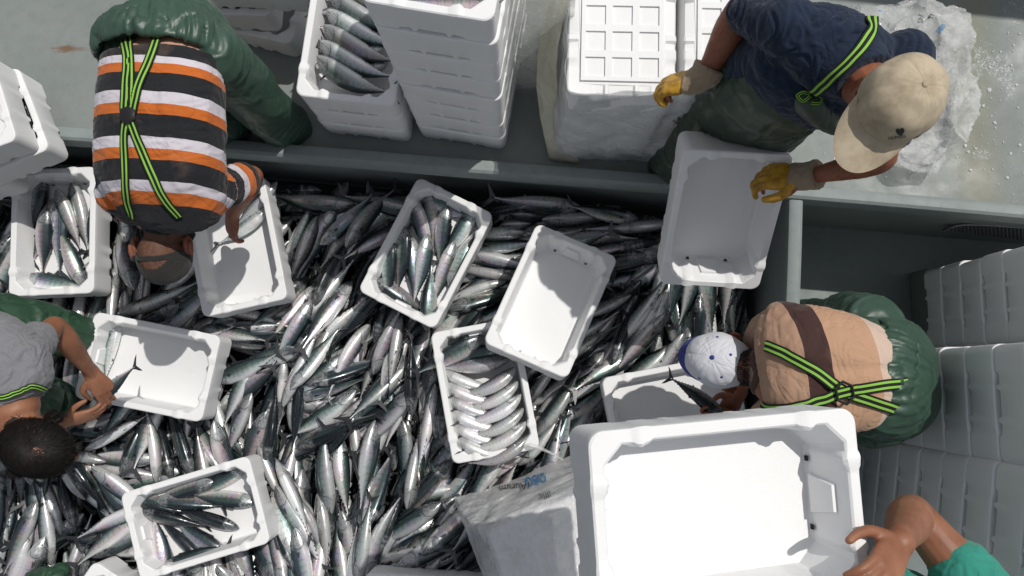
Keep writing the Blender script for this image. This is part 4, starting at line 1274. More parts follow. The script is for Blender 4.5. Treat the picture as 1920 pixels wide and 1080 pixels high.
# trousers: hips, bib over the belly, two legs
bm = bmesh.new()
loft(bm, [(*(hip+V((0, 0, -.22))), .19, .15), (*hip, .20, .155), (*(hip.lerp(P(1570, 110, 1.5), .22)+FWD*.03), .195, .145), (*(hip.lerp(P(1570, 110, 1.5), .36)+FWD*.055), .165, .10)], -FWD, 6, 36, 2.3)
bib = [(*(P(1500, 185, 1.26)), .15, .05), (*(P(1545, 200, 1.36)+FWD*.01), .12, .045)]
loft(bm, bib, -FWD, 6, 24, 2.6)
for hx, hy, fx, fy in ((1400, 150, 1262, 312), (1478, 195, 1372, 318)):
    h, ft = P(hx, hy, 1.08), P(fx, fy, ZD)
    loft(bm, [(*h, .12, .12), (*h.lerp(ft, .35), .115, .115), (*h.lerp(ft, .7), .108, .10), (*h.lerp(ft, .97), .115, .11)], V((0, 1, 0)), 6, 24)
me = remesh(bm, .006, 5, GREEN_DK, 'trousers'); displace(me, folds(.011, 5, 33, (1, 1, .5), .9)); shade(me); trs2 = me; link('trousers', me, root)
tb = [bvh_of(shirt2), bvh_of(trs2), bvh_of(col2)]
strap('suspender_strap', [(1634, 30), (1630, 62), (1612, 98), (1580, 132), (1548, 156), (1520, 176)], .034, tb, WEB, root, .010)
for q in ([(1520, 176), (1508, 166), (1500, 176), (1508, 188), (1518, 182)], [(1520, 178), (1532, 184), (1530, 192), (1518, 190)]):
    strap('strap_bow', q, .012, tb, WEB, root, .018, n=5)
BEIGE = Mat('beige_cap_cloth', (.50, .44, .33), .9, spec=.2)
b1_ = BEIGE.noise(14, 6, .65); BEIGE.base(BEIGE.mix(BEIGE.ramp(b1_, [(.40, 0), (.72, 1)]), (.47, .40, .295), (.29, .23, .16)))
BEIGE.bump(BEIGE.mix(.5, BEIGE.noise(600, 2), BEIGE.noise(40, 4)), .4, .002); BEIGE = BEIGE.m
cap2, M2 = cap_build('cap', hc2+V((.004, .012, .062)), crown2, FWD*.92+SHD*-.30+V((0, 0, -.1)), (BEIGE, BEIGE, BEIGE), root, 68, (.118, .097, .092), True, True, 5, .095, wr=.0030, brimtilt=.45)
# dark embroidered emblem and letters on the cap front
def decal(name, text, px, py, size, ang, trees, mat, parent, lift=.002, shear=0):
    cu = bpy.data.curves.new('t', 'FONT'); cu.body = text; cu.size = size; cu.align_x = 'CENTER'; cu.align_y = 'CENTER'
    cu.fill_mode = 'FRONT'; cu.resolution_u = 2
    o = bpy.data.objects.new('t', cu); COL.objects.link(o)
    dg = bpy.context.evaluated_depsgraph_get(); dg.update()
    me = bpy.data.meshes.new_from_object(o.evaluated_get(dg)); bpy.data.objects.remove(o)
    bm = bmesh.new(); bm.from_mesh(me); bmesh.ops.subdivide_edges(bm, edges=[e for e in bm.edges if e.calc_length() > size*.12], cuts=2)
    ca, sa = math.cos(rad(ang)), math.sin(rad(ang)); dead = []
    for v in bm.verts:
        x, y = v.co.x+shear*v.co.y, v.co.y
        h = shoot(px+x*ca-y*sa, py-(x*sa+y*ca), trees)
        if h is None: dead.append(v); continue
        nn = h[1] if h[1].dot(CAMPOS-h[0]) > 0 else -h[1]
        v.co = h[0]+nn*lift
    bmesh.ops.delete(bm, geom=dead, context='VERTS')
    m2 = bm_mesh(bm, name, mat)
    return link(name, m2, parent)
ct = [bvh_of(cap2.data)]
decal('emblem', 'HUMAN', 1682, 257, 9, 8, ct, INKK, cap2, .0015)
decal('emblem', '♥', 1688, 248, 15, 8, ct, INKK, cap2, .0015)
# gloves: yellow leather fingers, stained knitted cuffs
LEATH = Mat('yellow_leather', (.46, .24, .02), .5, spec=.4); gl_ = LEATH.noise(28, 5, .65)
LEATH.base(LEATH.mix(LEATH.ramp(gl_, [(.45, 0), (.72, 1)]), (.50, .27, .025), (.20, .10, .015))); LEATH.bump(LEATH.noise(60, 4), .4, .003); LEATH = LEATH.m
CUFF = cloth_mat('stained_canvas', (.28, .22, .155), var=.4, weave=400).m
for w_, tgt, n_, th_, el_, curl_ in ((wrR, P(1250, 160, 1.13), V((0, .5, .8)), 1, elR, (.75, .8, .8, .75)), (wrL, P(1430, 330, .94), V((0, .35, .9)), -1, elL, (.55, .6, .65, .65))):
    bm = bmesh.new(); d = (tgt-w_).normalized()
    hand_parts(bm, w_+d*.012, d, n_, th_, curl_, 1.18, .10, .25, 1.12)
    g, _ = finish('glove', bm, .003, 4, LEATH, root, lambda p, n: .0022*nz(p, 45, 2)+.0015*ridged(nz(p, 28, 6)))
    back = (w_-el_).normalized()
    bm = bmesh.new()
    loft(bm, [(*(w_-back*.045), .052, .048), (*(w_-back*.038), .052, .048), (*(w_-back*.02), .050, .044), (*(w_+d*.035), .051, .036), (*(w_+d*.055), .053, .031)], n_, 6, 30, cap=False)
    finish('cuff', bm, .0035, 3, CUFF, g, lambda p, n: .003*nz(p, 25, 4)+.002*ridged(nz(p, 40, 1)))
for e_ in (elR, elL): hair_mesh('arm_hair', body2, lambda c, n: (c-e_).length < .15 and n.z > -.2, lambda c: .014, lambda c, n: V((-.6, -.6, -.3)), 800, ARMHAIR, root, .0007)

# ---------------------------------------------------------------- man in the beige shirt and white cap
root = empty('person', P(1540, 700, ZPEN), 'man in tan striped shirt and white cap bending over a crate beside the pen', 'person', 'fishermen sorting the catch')
S3 = V((0, 1, 0))
T3 = rowsP([(1652, 708, .90, .150, .110), (1622, 705, .945, .165, .122), (1580, 700, .98, .185, .13), (1500, 690, .97, .203, .125), (1455, 690, .93, .20, .11), (1432, 692, .91, .13, .09), (1412, 692, .89, .075, .07)])
bm = bmesh.new()
loft(bm, lerp3(T3, -.008), Z, 6, 36, 2.2)
hc3 = P(1362, 680, .76)
tube(bm, [P(1440, 692, .90), P(1405, 690, .84), hc3], [.075, .064, .066])
crown3, face3 = V((-.80, .08, .60)), V((-.60, .10, -.80))
head_parts(bm, hc3, crown3, face3, 1.06)
arm(bm, P(1455, 612, .90), P(1415, 660, .62), P(1385, 740, .42)); hand_parts(bm, P(1385, 740, .42), (-.4, -.6, -.2), (.3, .3, .9), 1)
wr3 = P(1372, 782, .44)
arm(bm, P(1450, 775, .88), P(1430, 800, .60), wr3); hand_parts(bm, wr3, P(1322, 772, .45)-wr3, (.15, -.55, -.8), 1, (.7, .75, .8, .8), 1.0)
for hx, hy, fx, fy in ((1622, 630, 1505, 618), (1640, 760, 1500, 745)):
    h, ft = P(hx, hy, .80), P(fx, fy, ZPEN); tube(bm, [h, h.lerp(ft, .5), h.lerp(ft, .97)], [.08, .062, .045])
body, body3 = finish('body', bm, .0036, 5, SKIN_RED, root, lambda p, n: .0012*nz(p, 30, 1))
bm = bmesh.new()
loft(bm, lerp3(T3[:5], .014)+[(*T3[5][:3], .14, .10)], Z, 6, 40, 2.3, cap=False)
loft(bm, [(*P(1480, 628, .92), .075, .075), (*P(1448, 622, .85), .078, .076), (*P(1430, 640, .76), .070, .07)], Z, 6, 24)
loft(bm, [(*P(1470, 765, .90), .07, .07), (*P(1440, 785, .76), .066, .066)], Z, 6, 24)
me = remesh(bm, .005, 6, None, 'shirt'); displace(me, lambda p, n: folds(.0055, 7, 41, (1.3, .8, 1))(p, n)+sum(.015*math.exp(-((p-q_).length/.075)**2) for q_ in (P(1490, 640, 1.06), P(1488, 745, 1.06)))-.008*math.exp(-((p.y-P(1560, 692, 1.08).y)/.022)**2)*max(0, n.z))
xa, xb = P(1410, 690, 1.0).x, P(1700, 690, 1.0).x; yc = P(1500, 690, 1.0).y
def st3(p):
    u = (p.x-xa)/(xb-xa); dy = (p.y-yc)
    u += .40*dy*dy*4*.35 + .22*dy
    return (min(.999, max(0, u)), 0)
paint(me, st3)
TAN, BRN, LT = (.46, .28, .18), (.055, .028, .025), (.56, .43, .35)
xb_ = lambda x: (x-1410)/(1700-1410)
setmats(me, stripe_mat('tan_striped_jersey', [(0, (.40, .25, .17)), (xb_(1490), BRN), (xb_(1536), TAN), (xb_(1625), LT), (xb_(1676), TAN)]))
shade(me); shirt3 = me; link('shirt', me, root)
bm = bmesh.new()
loft(bm, [(*P(1444, 692, .92), .100, .090), (*P(1428, 692, .91), .092, .085), (*P(1416, 691, .90), .088, .082)], Z, 6, 30, cap=False)
finish('collar', bm, .004, 3, cloth_mat('brown_rib', (.085, .058, .045)).m, root, folds(.004, 14, 8))
bm = bmesh.new()
U3 = [V((0, 0, 1)), V((.05, 0, 1)), V((.25, 0, 1)), V((.6, 0, .8)), V((1, 0, .3)), V((1, 0, 0))]
loft(bm, rowsP([(1630, 706, .92, .190, .158), (1640, 707, .915, .198, .161), (1652, 708, .88, .204, .160), (1664, 709, .81, .208, .164), (1660, 706, .71, .195, .155), (1645, 705, .6, .17, .14)]), U3, 6, 40, 2.5, cap=False)
for hx, hy, fx, fy in ((1625, 622, 1500, 612), (1650, 765, 1500, 745)):
    h, ft = P(hx, hy, .80), P(fx, fy, ZPEN)
    loft(bm, [(*h, .13, .13), (*h.lerp(ft, .4), .12, .115), (*h.lerp(ft, .97), .115, .105)], V((1, 0, 0)), 6, 24)
rc3 = V(rowsP([(1632, 706, .92, 0, 0)])[0][:3]); pts = []
for j in range(N+1):
    t = 2*math.pi*j/N
    q = rc3+V((0, math.cos(t)*.192, math.sin(t)*.162)); q.x += .02*abs(math.cos(t))**3*-1+.006*nz(q, 7, 3)
    pts.append(q)
loft(bm, [(*p, .026, .009) for p in pts], [(p-rc3).normalized() for p in pts], 1, 10)
def f3(p, n): return creases(p, 'x', rc3+V((.02, 0, 0)), 15)
me = remesh(bm, .006, 5, GREEN, 'trousers'); displace(me, f3); shade(me); link('trousers', me, root)
tb = [bvh_of(shirt3), bvh_of(body3)]
strap('suspender_strap', [(1437, 648), (1470, 662), (1520, 690), (1578, 732), (1630, 750), (1683, 768), (1705, 776)], .038, tb, WEB, root, .010)
strap('suspender_strap', [(1432, 764), (1480, 763), (1530, 752), (1578, 735), (1630, 725), (1685, 718), (1712, 714)], .036, tb, WEB, root, .015)
h = shoot(1578, 735, tb); Mf = frame(h[1], (1, .2, 0)); bm = bmesh.new(); ring = []
for j in range(7):
    t = 2*math.pi*j/6+.5; ring.append(h[0]+h[1]*.022+Mf.col[0]*math.cos(t)*.030+Mf.col[1]*math.sin(t)*.036)
for a_, b_ in zip(ring, ring[1:]): tube(bm, [a_, b_], [.0042, .0042], 2, 8)
link('strap_buckle', bm_mesh(bm, 'strap_buckle', BLACKP, 40), root)
CAPW = cloth_mat('white_cap_cloth', (.62, .63, .68), var=.06, weave=600).m; CAPBLUE = cloth_mat('royal_blue_cloth', (.035, .05, .25), weave=600).m
cap3, M3 = cap_build('cap', hc3+V((-.040, .008, .045)), V((-.42, .08, .9)), V((-.86, .22, -.45)), (CAPW, CAPBLUE, CAPBLUE), root, 66, (.116, .095, .098), True, True, 9, .048, brimtilt=.9)
tc = [bvh_of(cap3.data)]
for ex, ey in ((1345, 632), (1370, 665), (1353, 707), (1311, 709)):
    h = shoot(ex, ey, tc)
    if h: 
        bm = bmesh.new(); ball(bm, h[0]+h[1]*.001, (.005, .005, .0018), frame(h[1], (1, 0, .1)), 10, 6); link('eyelet', bm_mesh(bm, 'eyelet', CAPBLUE), cap3)
hair_mesh('hair', body3, lambda c, n: (c-hc3).length < .20 and c.x > hc3.x-.03 and c.x < P(1412, 690, .9).x and abs(c.y-hc3.y) < .075 and n.z > .05, lambda c: .020, lambda c, n: V((.9, -.1, -.2)), 7000, HAIRD, root, .0014)

# ---------------------------------------------------------------- man in the grey T-shirt
root = empty('person', P(-30, 690, ZF), 'dark haired man in grey T-shirt reaching over a crate at the left edge', 'person', 'fishermen sorting the catch')
hc4 = P(72, 836, 1.02)
T4 = [(*P(-150, 640, .70), .16, .12), (*P(-90, 665, .86), .175, .125), (*P(-25, 705, .98), .195, .12), (*P(5, 735, 1.0), .17, .10), (*P(20, 765, 1.0), .09, .08)]
bm = bmesh.new(); loft(bm, T4, Z, 6, 32, 2.2)
tube(bm, [P(10, 745, 1.0), P(35, 790, 1.0), hc4], [.075, .063, .066])
crown4, face4 = V((.50, -.34, .80)), V((.60, -.42, -.65))
head_parts(bm, hc4, crown4, face4, 1.12)
sh4, el4, wr4 = P(28, 672, .98), P(104, 612, .74), P(172, 700, .46)
arm(bm, sh4, el4, wr4, 1.05)
hand_parts(bm, wr4, P(213, 757, .36)-wr4, (.1, .45, .9), 1, (.28, .22, .28, .38), 1.08, .05)
sh4b, el4b, wr4b = P(20, 770, .92), P(60, 800, .60), P(122, 790, .40)
arm(bm, sh4b, el4b, wr4b, 1.0)
hand_parts(bm, wr4b, P(200, 770, .36)-wr4b, (0, -.9, .45), -1, (.25, .30, .35, .4), 1.05, .05, .0)
body, body4 = finish('body', bm, .0036, 5, SKIN_TAN, root, lambda p, n: .0012*nz(p, 30, 1))
GREYT = cloth_mat('grey_marl', (.19, .193, .21), var=.1, weave=350).m
bm = bmesh.new(); loft(bm, lerp3(T4[:4], .014)+[(*T4[4][:3], .10, .088)], Z, 6, 36, 2.3, cap=False)
loft(bm, [(*sh4.lerp(el4, -.3), .08, .08), (*sh4.lerp(el4, .15), .08, .078), (*sh4.lerp(el4, .50), .072, .07)], Z, 6, 24)
loft(bm, [(*sh4b.lerp(el4b, -.2), .075, .075), (*sh4b.lerp(el4b, .4), .068, .066)], Z, 6, 24)
me = remesh(bm, .005, 6, GREYT, 'shirt'); displace(me, folds(.007, 8, 61, (1, 1, 1), .9)); shade(me); shirt4 = me; link('shirt', me, root)
bm = bmesh.new()
loft(bm, [(*P(-160, 640, .66), .20, .17), (*P(-100, 640, .6), .21, .17), (*P(-60, 620, .5), .15, .13)], Z, 6, 30)
loft(bm, [(*P(-90, 590, .48), .13, .12), (*P(20, 605, .36), .115, .11), (*P(110, 622, .22), .10, .10), (*P(150, 632, .10), .09, .09), (*P(150, 640, -.2), .09, .09)], Z, 6, 30)
loft(bm, [(*P(-60, 700, .5), .14, .12), (*P(40, 745, .36), .12, .10), (*P(92, 752, .22), .10, .09), (*P(100, 752, -.15), .09, .09)], Z, 6, 30)
me = remesh(bm, .006, 5, GREEN_DEEP, 'trousers'); displace(me, folds(.012, 5.5, 72, (1, 1.3, .7), .9)); shade(me); link('trousers', me, root)
tb = [bvh_of(shirt4), bvh_of(me)]
strap('suspender_strap', [(-40, 752), (0, 744), (22, 738), (45, 727), (60, 722), (82, 726)], .020, tb, WEB, root, .012)
wh4 = P(66, 842, 1.13)
def scalp(me, sel):
    k = len(me.materials); me.materials.append(SCALP)
    for p in me.polygons:
        if sel(p.center, p.normal): p.material_index = k
k1_ = len(body1.materials); body1.materials.append(STUBBLE)
for p in body1.polygons:
    q = p.center-hc1; t_ = q.dot(V((.05, -.93, -.36)))
    if q.length < .13 and p.normal.z > .0 and -.085+.012*nz(p.center, 25) < t_ < .07 and abs(q.x) < .080: p.material_index = k1_
scalp(body4, lambda c, n: (c-hc4).length < .16 and (c-hc4).dot(crown4.normalized()) > -.012 and (c-hc4).dot(face4.normalized()) < .09 and (c-P(70, 846, 1.13)).length > .018+.01*nz(c, 60) and (c-hc4).length > .055)
scalp(body3, lambda c, n: (c-hc3).length < .15 and c.x > hc3.x-.03 and c.x < P(1404, 690, .9).x and abs(c.y-hc3.y) < .070 and n.z > .05)
hm = hair_mesh('hair', body4, lambda c, n: (c-hc4).length < .16 and (c-hc4).dot(crown4.normalized()) > -.02+.02*nz(c, 9) and (c-hc4).dot(face4.normalized()) < .095, lambda c: .015*smoothstep(.0, .05, (c-(P(70, 846, 1.13))).length)+.007, lambda c, n: V((.55, -.35, 0))+(c-wh4).normalized()*.55+V((-(c-wh4).y, (c-wh4).x, 0)).normalized()*.5+V((nz(c, 14, 1), nz(c, 14, 2), 0))*.4, 30000, HAIRD, root, .0016)
hair_mesh('arm_hair', body4, lambda c, n: (c-wr4).length < .24 and c.x > el4.x-.05, lambda c: .013, lambda c, n: (wr4-el4).normalized(), 900, ARMHAIR, root, .0007)

# ---------------------------------------------------------------- man in the green shirt holding the front crate
root = empty('person', V((1.02, -.72, ZPEN)), 'bare armed man in turquoise T-shirt holding up the big crate at the lower right', 'person', 'fishermen sorting the catch')
bm = bmesh.new()
sh5, el5, wr5 = P(1835, 1110, 1.66), P(1712, 962, 1.60), P(1684, 1018, 1.955)
T5 = [(1.05, -.86, .75, .16, .12), (1.04, -.88, 1.1, .18, .13), (*(sh5+V((-.17, -.10, -.14))), .20, .12), (*(sh5+V((-.19, -.11, .01))), .15, .10)]
loft(bm, T5, V((.3, 1, 0)), 6, 30)
hc5 = sh5+V((-.20, -.17, .17)); tube(bm, [sh5+V((-.19, -.11, 0)), hc5], [.07, .066]); head_parts(bm, hc5, (0, 0, 1), (-.5, .85, 0))
arm(bm, sh5, el5, wr5, 1.24)
hand_parts(bm, wr5, P(1648, 1086, 2.04)-wr5, (.30, .1, .9), 1, (.34, .38, .42, .46), 1.08, .03, .05)
sh5b = sh5+V((-.38, -.10, -.02)); el5b = sh5b+V((-.12, .05, .10)); wr5b = P(1250, 1150, 1.87)
arm(bm, sh5b, el5b, wr5b); hand_parts(bm, wr5b, (-.8, .2, .3), (0, 0, -1), 1, (.2, .2, .2, .2))
for dx in (-.09, .09): tube(bm, [(1.05+dx, -.86, .75), (1.05+dx, -.86, .25), (1.05+dx, -.86, ZPEN+.03)], [.09, .065, .045])
body, body5 = finish('body', bm, .0036, 5, SKIN_TAN, root, lambda p, n: .0014*nz(p, 26, 1))
TURQ = cloth_mat('turquoise_jersey', (.035, .255, .195), var=.12, weave=700).m
bm = bmesh.new(); loft(bm, lerp3(T5, .016), V((.3, 1, 0)), 6, 32, cap=False)
loft(bm, [(*sh5.lerp(el5, -.5), .085, .085), (*sh5.lerp(el5, .0), .082, .080), (*sh5.lerp(el5, .24), .078, .076)], Z, 6, 26)
loft(bm, [(*sh5b.lerp(el5b, -.5), .08, .08), (*sh5b.lerp(el5b, .7), .072, .07)], Z, 6, 26)
me = remesh(bm, .005, 6, TURQ, 'shirt'); displace(me, folds(.006, 8, 81, (1, 1, 1), .9)); shade(me); link('shirt', me, root)
bm = bmesh.new(); loft(bm, [(1.05, -.86, .98, .185, .14), (1.05, -.86, .75, .20, .15), (1.05, -.86, .6, .17, .13)], V((0, 1, 0)), 6, 30)
for dx in (-.09, .09): loft(bm, [(1.05+dx, -.86, .75, .11, .11), (1.05+dx, -.86, ZPEN+.02, .10, .10)], V((0, 1, 0)), 6, 24)
finish('trousers', bm, .007, 4, GREEN, root, folds(.01, 5, 90))

scalp(body5, lambda c, n: (c-hc5).length < .16 and (c-hc5).z > -.02 and (c-hc5).dot(V((-.5, .85, 0))) < .075 and (c-hc5).length > .05)
hair_mesh('hair', body5, lambda c, n: (c-hc5).length < .16 and (c-hc5).z > -.01 and (c-hc5).dot(V((-.5, .85, 0))) < .08, lambda c: .018, lambda c, n: V((-.4, .7, 0)), 9000, HAIRD, root, .0016)
# ================================================================== held fish, plastic film, bags, odds and ends
def one_fish(label, nose, tail, zn, zt, roll, bend):
    a, b = P(*nose, zn), P(*tail, zt); X = (a-b).normalized(); sc = max(.7, min(1.1, (a-b).length/(LF*1.03)))
    Z_ = (V((0, 0, 1))-X*X.z).normalized(); Y = Z_.cross(X)
    M = Matrix((X*sc, Y*sc, Z_*sc)).transposed().to_4x4(); M.translation = (a+b)/2
    return tag(link('bonito', fish_mesh(rollq(roll), bendq(bend)), None, M), label, 'fish')
one_fish('slim fish held tail up over the crate by the man in the white cap', (1356, 778), (1266, 712), .47, .50, PI-.3, -.15)
one_fish('fish gripped between the hands of the grey shirt man', (166, 768), (252, 688), .34, .40, .5, .0)

def film(name, label, rows, mat, cat='plastic film', amp=.012, seed=1, s=7, thick=.0015, group=None):
    """a crumpled sheet through rows of points"""
    A = [crom([tuple(p) for p in r], 8) for r in rows]
    A = np.array(A); out = []
    for j in range(A.shape[1]): out.append(crom(A[:, j], 8))
    B = np.array(out)
    vs, fs = [], []
    n, m = B.shape[:2]
    for i in range(n):
        for j in range(m):
            p = V(B[i, j]); d = amp*(ridged(nz(p, s, seed))*.8+ridged(nz(p, s*2.4, seed+4))*.45+.2*nz(p, s*6, seed))
            i2, j2 = min(i+1, n-1), min(j+1, m-1); i1, j1 = max(i-1, 0), max(j-1, 0)
            nn = (V(B[i2, j])-V(B[i1, j])).cross(V(B[i, j2])-V(B[i, j1]))
            vs.append(p+(nn.normalized() if nn.length > 1e-9 else V((0, 0, 1)))*d)
    for i in range(n-1):
        for j in range(m-1): fs.append((i*m+j, i*m+j+1, (i+1)*m+j+1, (i+1)*m+j))
    me = pydata(name, vs, fs)
    me = eval_mods(me, [('SUBSURF', dict(levels=1)), ('SOLIDIFY', dict(thickness=thick))], mat); shade(me)
    return tag(link(name, me), label, cat, group)
# film round the upside-down stack: front, corner, left side
zt, zb = .98, ZD+.01
fr = []
for z, k, dn in ((1.0, 0, .004), (.86, .02, .012), (.65, .015, .02), (.45, .03, .03), (zb, .05, .05)):
    base = NC-nb*(CL+dn); bx = NC-nb*(CL+dn*.8)
    row = [NC-nx*(CW+dn)+nb*.33, NC-nx*(CW+dn+.01)+nb*.0, NC-nx*(CW+dn)-nb*(CL-.03), NC-nx*(CW-.04)-nb*(CL+dn), base, NC+nx*(CW-.05)-nb*(CL+dn), NC+nx*(CW+.10)-nb*(CL+dn*1.5-.01)]
    fr.append([at_z(p, z) for p in row])
wrap = film('plastic_wrap', 'wrinkled clear plastic film round the upside down crate stack on deck', fr, PLASTIC, amp=.017, seed=4, s=5.5)
# loose yellowish film beside it and along the tall stack
film('plastic_sheet', 'yellowed loose plastic film standing left of the upside down stack', [[P(x, y, z) for x, y, z in r] for r in (((1034, -60, .9), (1018, 60, .8), (1010, 170, .55), (1030, 296, .26)), ((1050, -40, .95), (1030, 80, .8), (1026, 185, .55), (1048, 300, .26)), ((1066, -20, .95), (1050, 100, .85), (1052, 210, .5), (1088, 303, .27)))], OLDFILM, amp=.012, seed=9)
rx = xd*(CW+.012)
film('plastic_sheet', 'clear plastic film hanging down the right side of the tall stack', [[at_z(LC+rx+back*b_+xd*dx, z) for z, dx in ((1.40, .012), (1.1, .02), (.8, .03), (.5, .035), (ZD+.01, .05))] for b_ in (-CL-.005, -.1, .1, CL)], plastic_mat('stack_film', opacity=.35, tint=(.86, .87, .8)), amp=.008, seed=12)
# film over the block at the bottom
QT = .01+4*CH
def Q(u, v, z): p = QC+QX*u+QY*v; return V((p.x, p.y, z))
rows = []
for v, dz in ((-.30, .012), (-.1, .014), (.08, .012), (.17, .010), (.202, -.025), (.212, -.16), (.225, -.36), (.25, -.63)):
    r = []
    for u, dzu in ((-.44, -.64), (-.41, -.42), (-.355, -.18), (-.303, -.025), (-.27, .006), (-.1, .012), (.1, .014), (.27, .012), (.40, -.02)):
        fl = 0 if u > -.3 else (abs(u)-.3)*.15
        r.append(Q(u, v+(fl if v > .19 else 0), max(.015, QT+(min(dz, dzu) if dz < 0 or dzu < 0 else max(dz, dzu)))))
    rows.append(r)
blk = film('plastic_wrap', 'crinkled clear plastic with print wrapped over the bottom edge block', rows, plastic_mat('thick_film', opacity=.45, tint=(.90, .91, .92), rough=.10), amp=.011, seed=21, s=9)
bt = [bvh_of(blk.data)]
decal('print_number', '080', 1005, 900, 27, 196, bt, INKB, blk, .004)
decal('print_text', '(Aurum', 965, 914, 19, 186, bt, INKK, blk, .004)
decal('print_text', 'illlc', 1022, 930, 19, 200, bt, INKK, blk, .004)
wt = [bvh_of(wrap.data)]
decal('print_logo', 'WW', 1287, 220, 24, 30, wt, INKK, wrap, .004)
decal('print_logo', '(', 1302, 222, 26, 210, wt, INKB, wrap, .004)

# milky plastic bag heap behind the man in navy
bm = bmesh.new()
for x, y, z, r in ((1690, 80, .36, (.20, .15, .15)), (1735, 110, .38, (.16, .17, .17)), (1752, 190, .34, (.13, .20, .13)), (1720, 255, .32, (.11, .14, .10)), (1650, 60, .33, (.16, .10, .11)), (1760, 60, .33, (.07, .09, .10)), (1715, 290, .29, (.08, .07, .06))):
    ball(bm, P(x, y, z), r, None, 24, 16)
me = remesh(bm, .0065, 4, None, 'plastic_bag')
def crump(p, n):
    q = p+V((.06*nz(p, 5, 1), .06*nz(p, 5, 2), .04*nz(p, 5, 3)))
    r1, r2, r3 = ridged(nz(q, 5.5, 3)), ridged(nz(q, 12, 7)), ridged(nz(q, 27, 2))
    return .045*(r1*abs(r1)-.2)+.020*(r2*abs(r2)-.2)+.0035*(r3*abs(r3)-.2)
displace(me, crump)
setmats(me, BAGWHITE); me.set_sharp_from_angle(angle=rad(40))
for v in me.vertices: v.co.z = max(v.co.z, ZD+.004)
bag = tag(link('plastic_bag', me), 'crumpled milky white plastic bag heap on deck behind the man in navy', 'plastic bag')
gt = [bvh_of(me)]
for tx, px_, py_, sz, an, mt in (('SN', 1727, 36, 14, 80, INKK), ('TI', 1747, 32, 13, 70, INKK), ('080', 1764, 55, 13, 55, INKB), ('::::', 1712, 75, 20, 75, INKK), ('::::', 1718, 82, 18, 75, INKK), ('~', 1650, 20, 16, 10, INKB)):
    decal('print_text', tx, px_, py_, sz, an, gt, mt, bag, .003)

# slush and ice crumbs on the right-hand deck
vs, fs = [], []
for k in range(330):
    x, y = random.gauss(1885, 45), random.uniform(40, 350)
    if random.random() < .45: x, y = random.uniform(1480, 1920), random.gauss(290, 38)
    if random.random() < .2: x, y = random.gauss(1800, 25), random.uniform(40, 320)
    p = P(x, y, ZD+.003)
    if p.y < c2.y+(c3.y-c2.y)*(p.x-c2.x)/(c3.x-c2.x)+.05: continue
    r = .0018+.009*random.random()**5; b = len(vs); n = 5; a0 = random.random()*6
    for i in range(n):
        rr = r*random.uniform(.4, 1.3); vs.append(p+V((math.cos(a0+i*1.257)*rr, math.sin(a0+i*1.257)*rr, 0)))
    vs.append(p+V((random.gauss(0, r*.2), random.gauss(0, r*.2), r*.35)))
    for i in range(n): fs.append((b+i, b+(i+1) % n, b+n))
ice = link('ice_crumbs', pydata('ice_crumbs', vs, fs, ICE, 20)); tag(ice, kind='stuff')

# the ribbed metal tray against the pen wall
pr = [P(x, y, z) for x, y, z in ((1768, 432, -.12), (1812, 419, -.05), (1960, 428, -.05), (1960, 456, -.16))]
bm = bmesh.new(); nrm = (pr[1]-pr[0]).cross(pr[3]-pr[0]).normalized(); nrm = nrm if nrm.z > 0 else -nrm
top = [bm.verts.new(p) for p in pr]; bot = [bm.verts.new(p-nrm*.012) for p in pr]
bm.faces.new(top); bm.faces.new(bot[::-1])
for i in range(4): bm.faces.new((top[i], bot[i], bot[(i+1) % 4], top[(i+1) % 4]))
METAL = Mat('dull_aluminium', (.22, .24, .25), .4, .7).m
tray = tag(link('metal_tray', bm_mesh(bm, 'metal_tray', METAL, 30)), 'dull ribbed metal tray leaning on the pen wall behind the crate stacks', 'metal tray')
bm = bmesh.new()
for i in range(26):
    t = .06+.94*i/25; a_ = pr[0].lerp(pr[3], t)+nrm*.003; 
    b_ = (pr[0].lerp(pr[1], min(1, t*4.2)) if t < .24 else pr[1].lerp(pr[2], (t-.24)/.76))+nrm*.003
    tube(bm, [a_.lerp(b_, .06), a_.lerp(b_, .94)], [.0035, .0035], 2, 6)
link('ribs', bm_mesh(bm, 'ribs', METAL), tray)
bm = bmesh.new(); tube(bm, [pr[0]+nrm*.006, pr[1]+nrm*.006, pr[2]+nrm*.006], [.006, .006, .006], 4, 8)
link('rim', bm_mesh(bm, 'rim', METAL), tray)

# plastic twist hanging from the crate of curved fish
bm = bmesh.new(); tube(bm, [P(984, 834, .17), P(1000, 836, .19), P(1030, 848, .12), P(1055, 862, .05)], [.004, .009, .006, .003], 5, 8)
tag(link('plastic_strip', bm_mesh(bm, 'plastic_strip', BAGWHITE)), 'thin twisted white plastic strip over the corner of the packed crate', 'plastic strip')

# green oilskin scrap at the bottom left edge
bm = bmesh.new(); loft(bm, [(*P(70, 1110, .02), .10, .05), (*P(100, 1085, .06), .07, .05), (*P(112, 1072, .05), .04, .04)], Z, 6, 20)
me = remesh(bm, .006, 4, GREEN_DEEP, 'oilskin_cloth'); displace(me, folds(.012, 8, 3)); shade(me)
tag(link('oilskin_cloth', me), 'dark green oilskin cloth poking in at the bottom left edge', 'cloth')

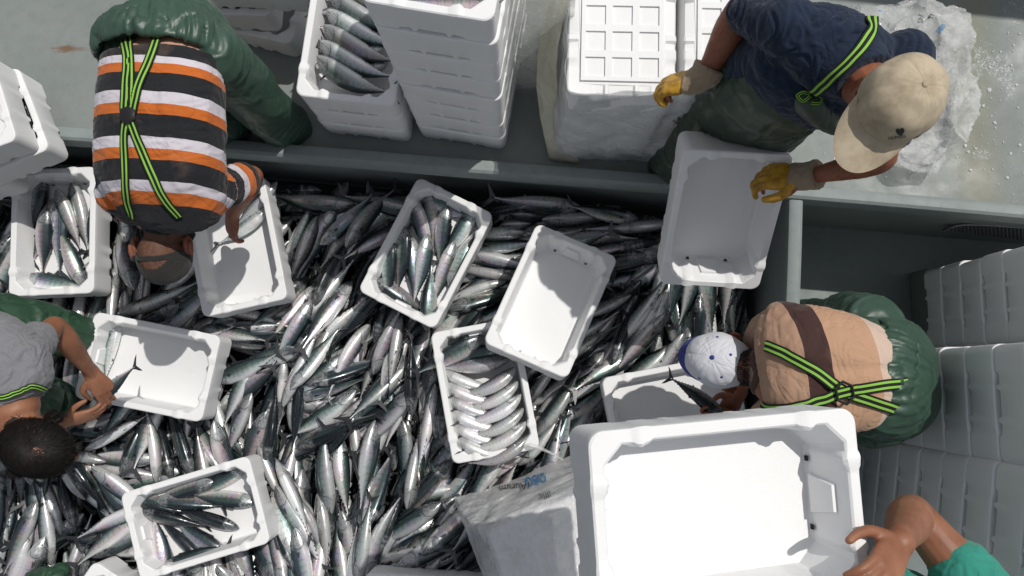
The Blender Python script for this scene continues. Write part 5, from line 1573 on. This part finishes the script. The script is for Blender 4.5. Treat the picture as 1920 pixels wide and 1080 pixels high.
# ================================================================== the heap becomes objects: the fish that show largest one by one, the rest as one mass
def commit_pile():
    vcache = {}
    vs, fs, owner = [], [], []
    for i, (me, M) in enumerate(fishes):
        if me.name not in vcache:
            vcache[me.name] = (np.array([v.co for v in me.vertices]), [tuple(p.vertices) for p in me.polygons])
        co, pf = vcache[me.name]; b = len(vs)
        Mn = np.array(M); w_ = co @ Mn[:3, :3].T+Mn[:3, 3]
        vs.extend(map(tuple, w_)); fs.extend(tuple(k+b for k in f) for f in pf); owner.extend([i]*len(pf))
    tree = BVHTree.FromPolygons(vs, fs)
    dg = bpy.context.evaluated_depsgraph_get(); dg.update()
    hits = np.zeros(len(fishes))
    for py in range(3, 1080, 6):
        for px in range(3, 1920, 6):
            d = (ROT @ ray_cam(px, py)).normalized()
            h = tree.ray_cast(CAMPOS, d)
            if h[0] is None: continue
            ok, loc, _, _, _, _ = scene.ray_cast(dg, CAMPOS, d, distance=h[3]-.002)
            if not ok: hits[owner[h[2]]] += 1
    order = np.argsort(-hits)
    print('pile fish', len(fishes), 'seen', int((hits > 0).sum()), 'hits at 290:', hits[order[min(290, len(order)-1)]])
    solo = [i for i in order[:295] if hits[i] >= 3]
    for i in solo:
        me, M = fishes[i]
        tag(link('bonito', me, None, M), 'silver bonito lying loose in the big heap in the hold', 'fish', 'bonito heaped in the hold')
    rest = [i for i in range(len(fishes)) if i not in set(solo)]
    vs, fs, uvs, tone = [], [], [], []
    for i in rest:
        me, M = fishes[i]; b = len(vs); co, pf = vcache[me.name]
        Mn = np.array(M); vs.extend(map(tuple, co @ Mn[:3, :3].T+Mn[:3, 3])); fs.extend(tuple(k+b for k in f) for f in pf)
        u = np.empty(len(me.loops)*2); me.uv_layers[0].data.foreach_get('uv', u); uvs.append(u)
        tone += [random.random()]*len(co)
    me = pydata('heaped_fish', vs, fs, FISH, 55)
    l = me.uv_layers.new(name='UVMap'); l.data.foreach_set('uv', np.concatenate(uvs))
    a = me.attributes.new('tone', 'FLOAT', 'POINT'); a.data.foreach_set('value', tone)
    tag(link('heaped_fish', me), kind='stuff')
commit_pile()
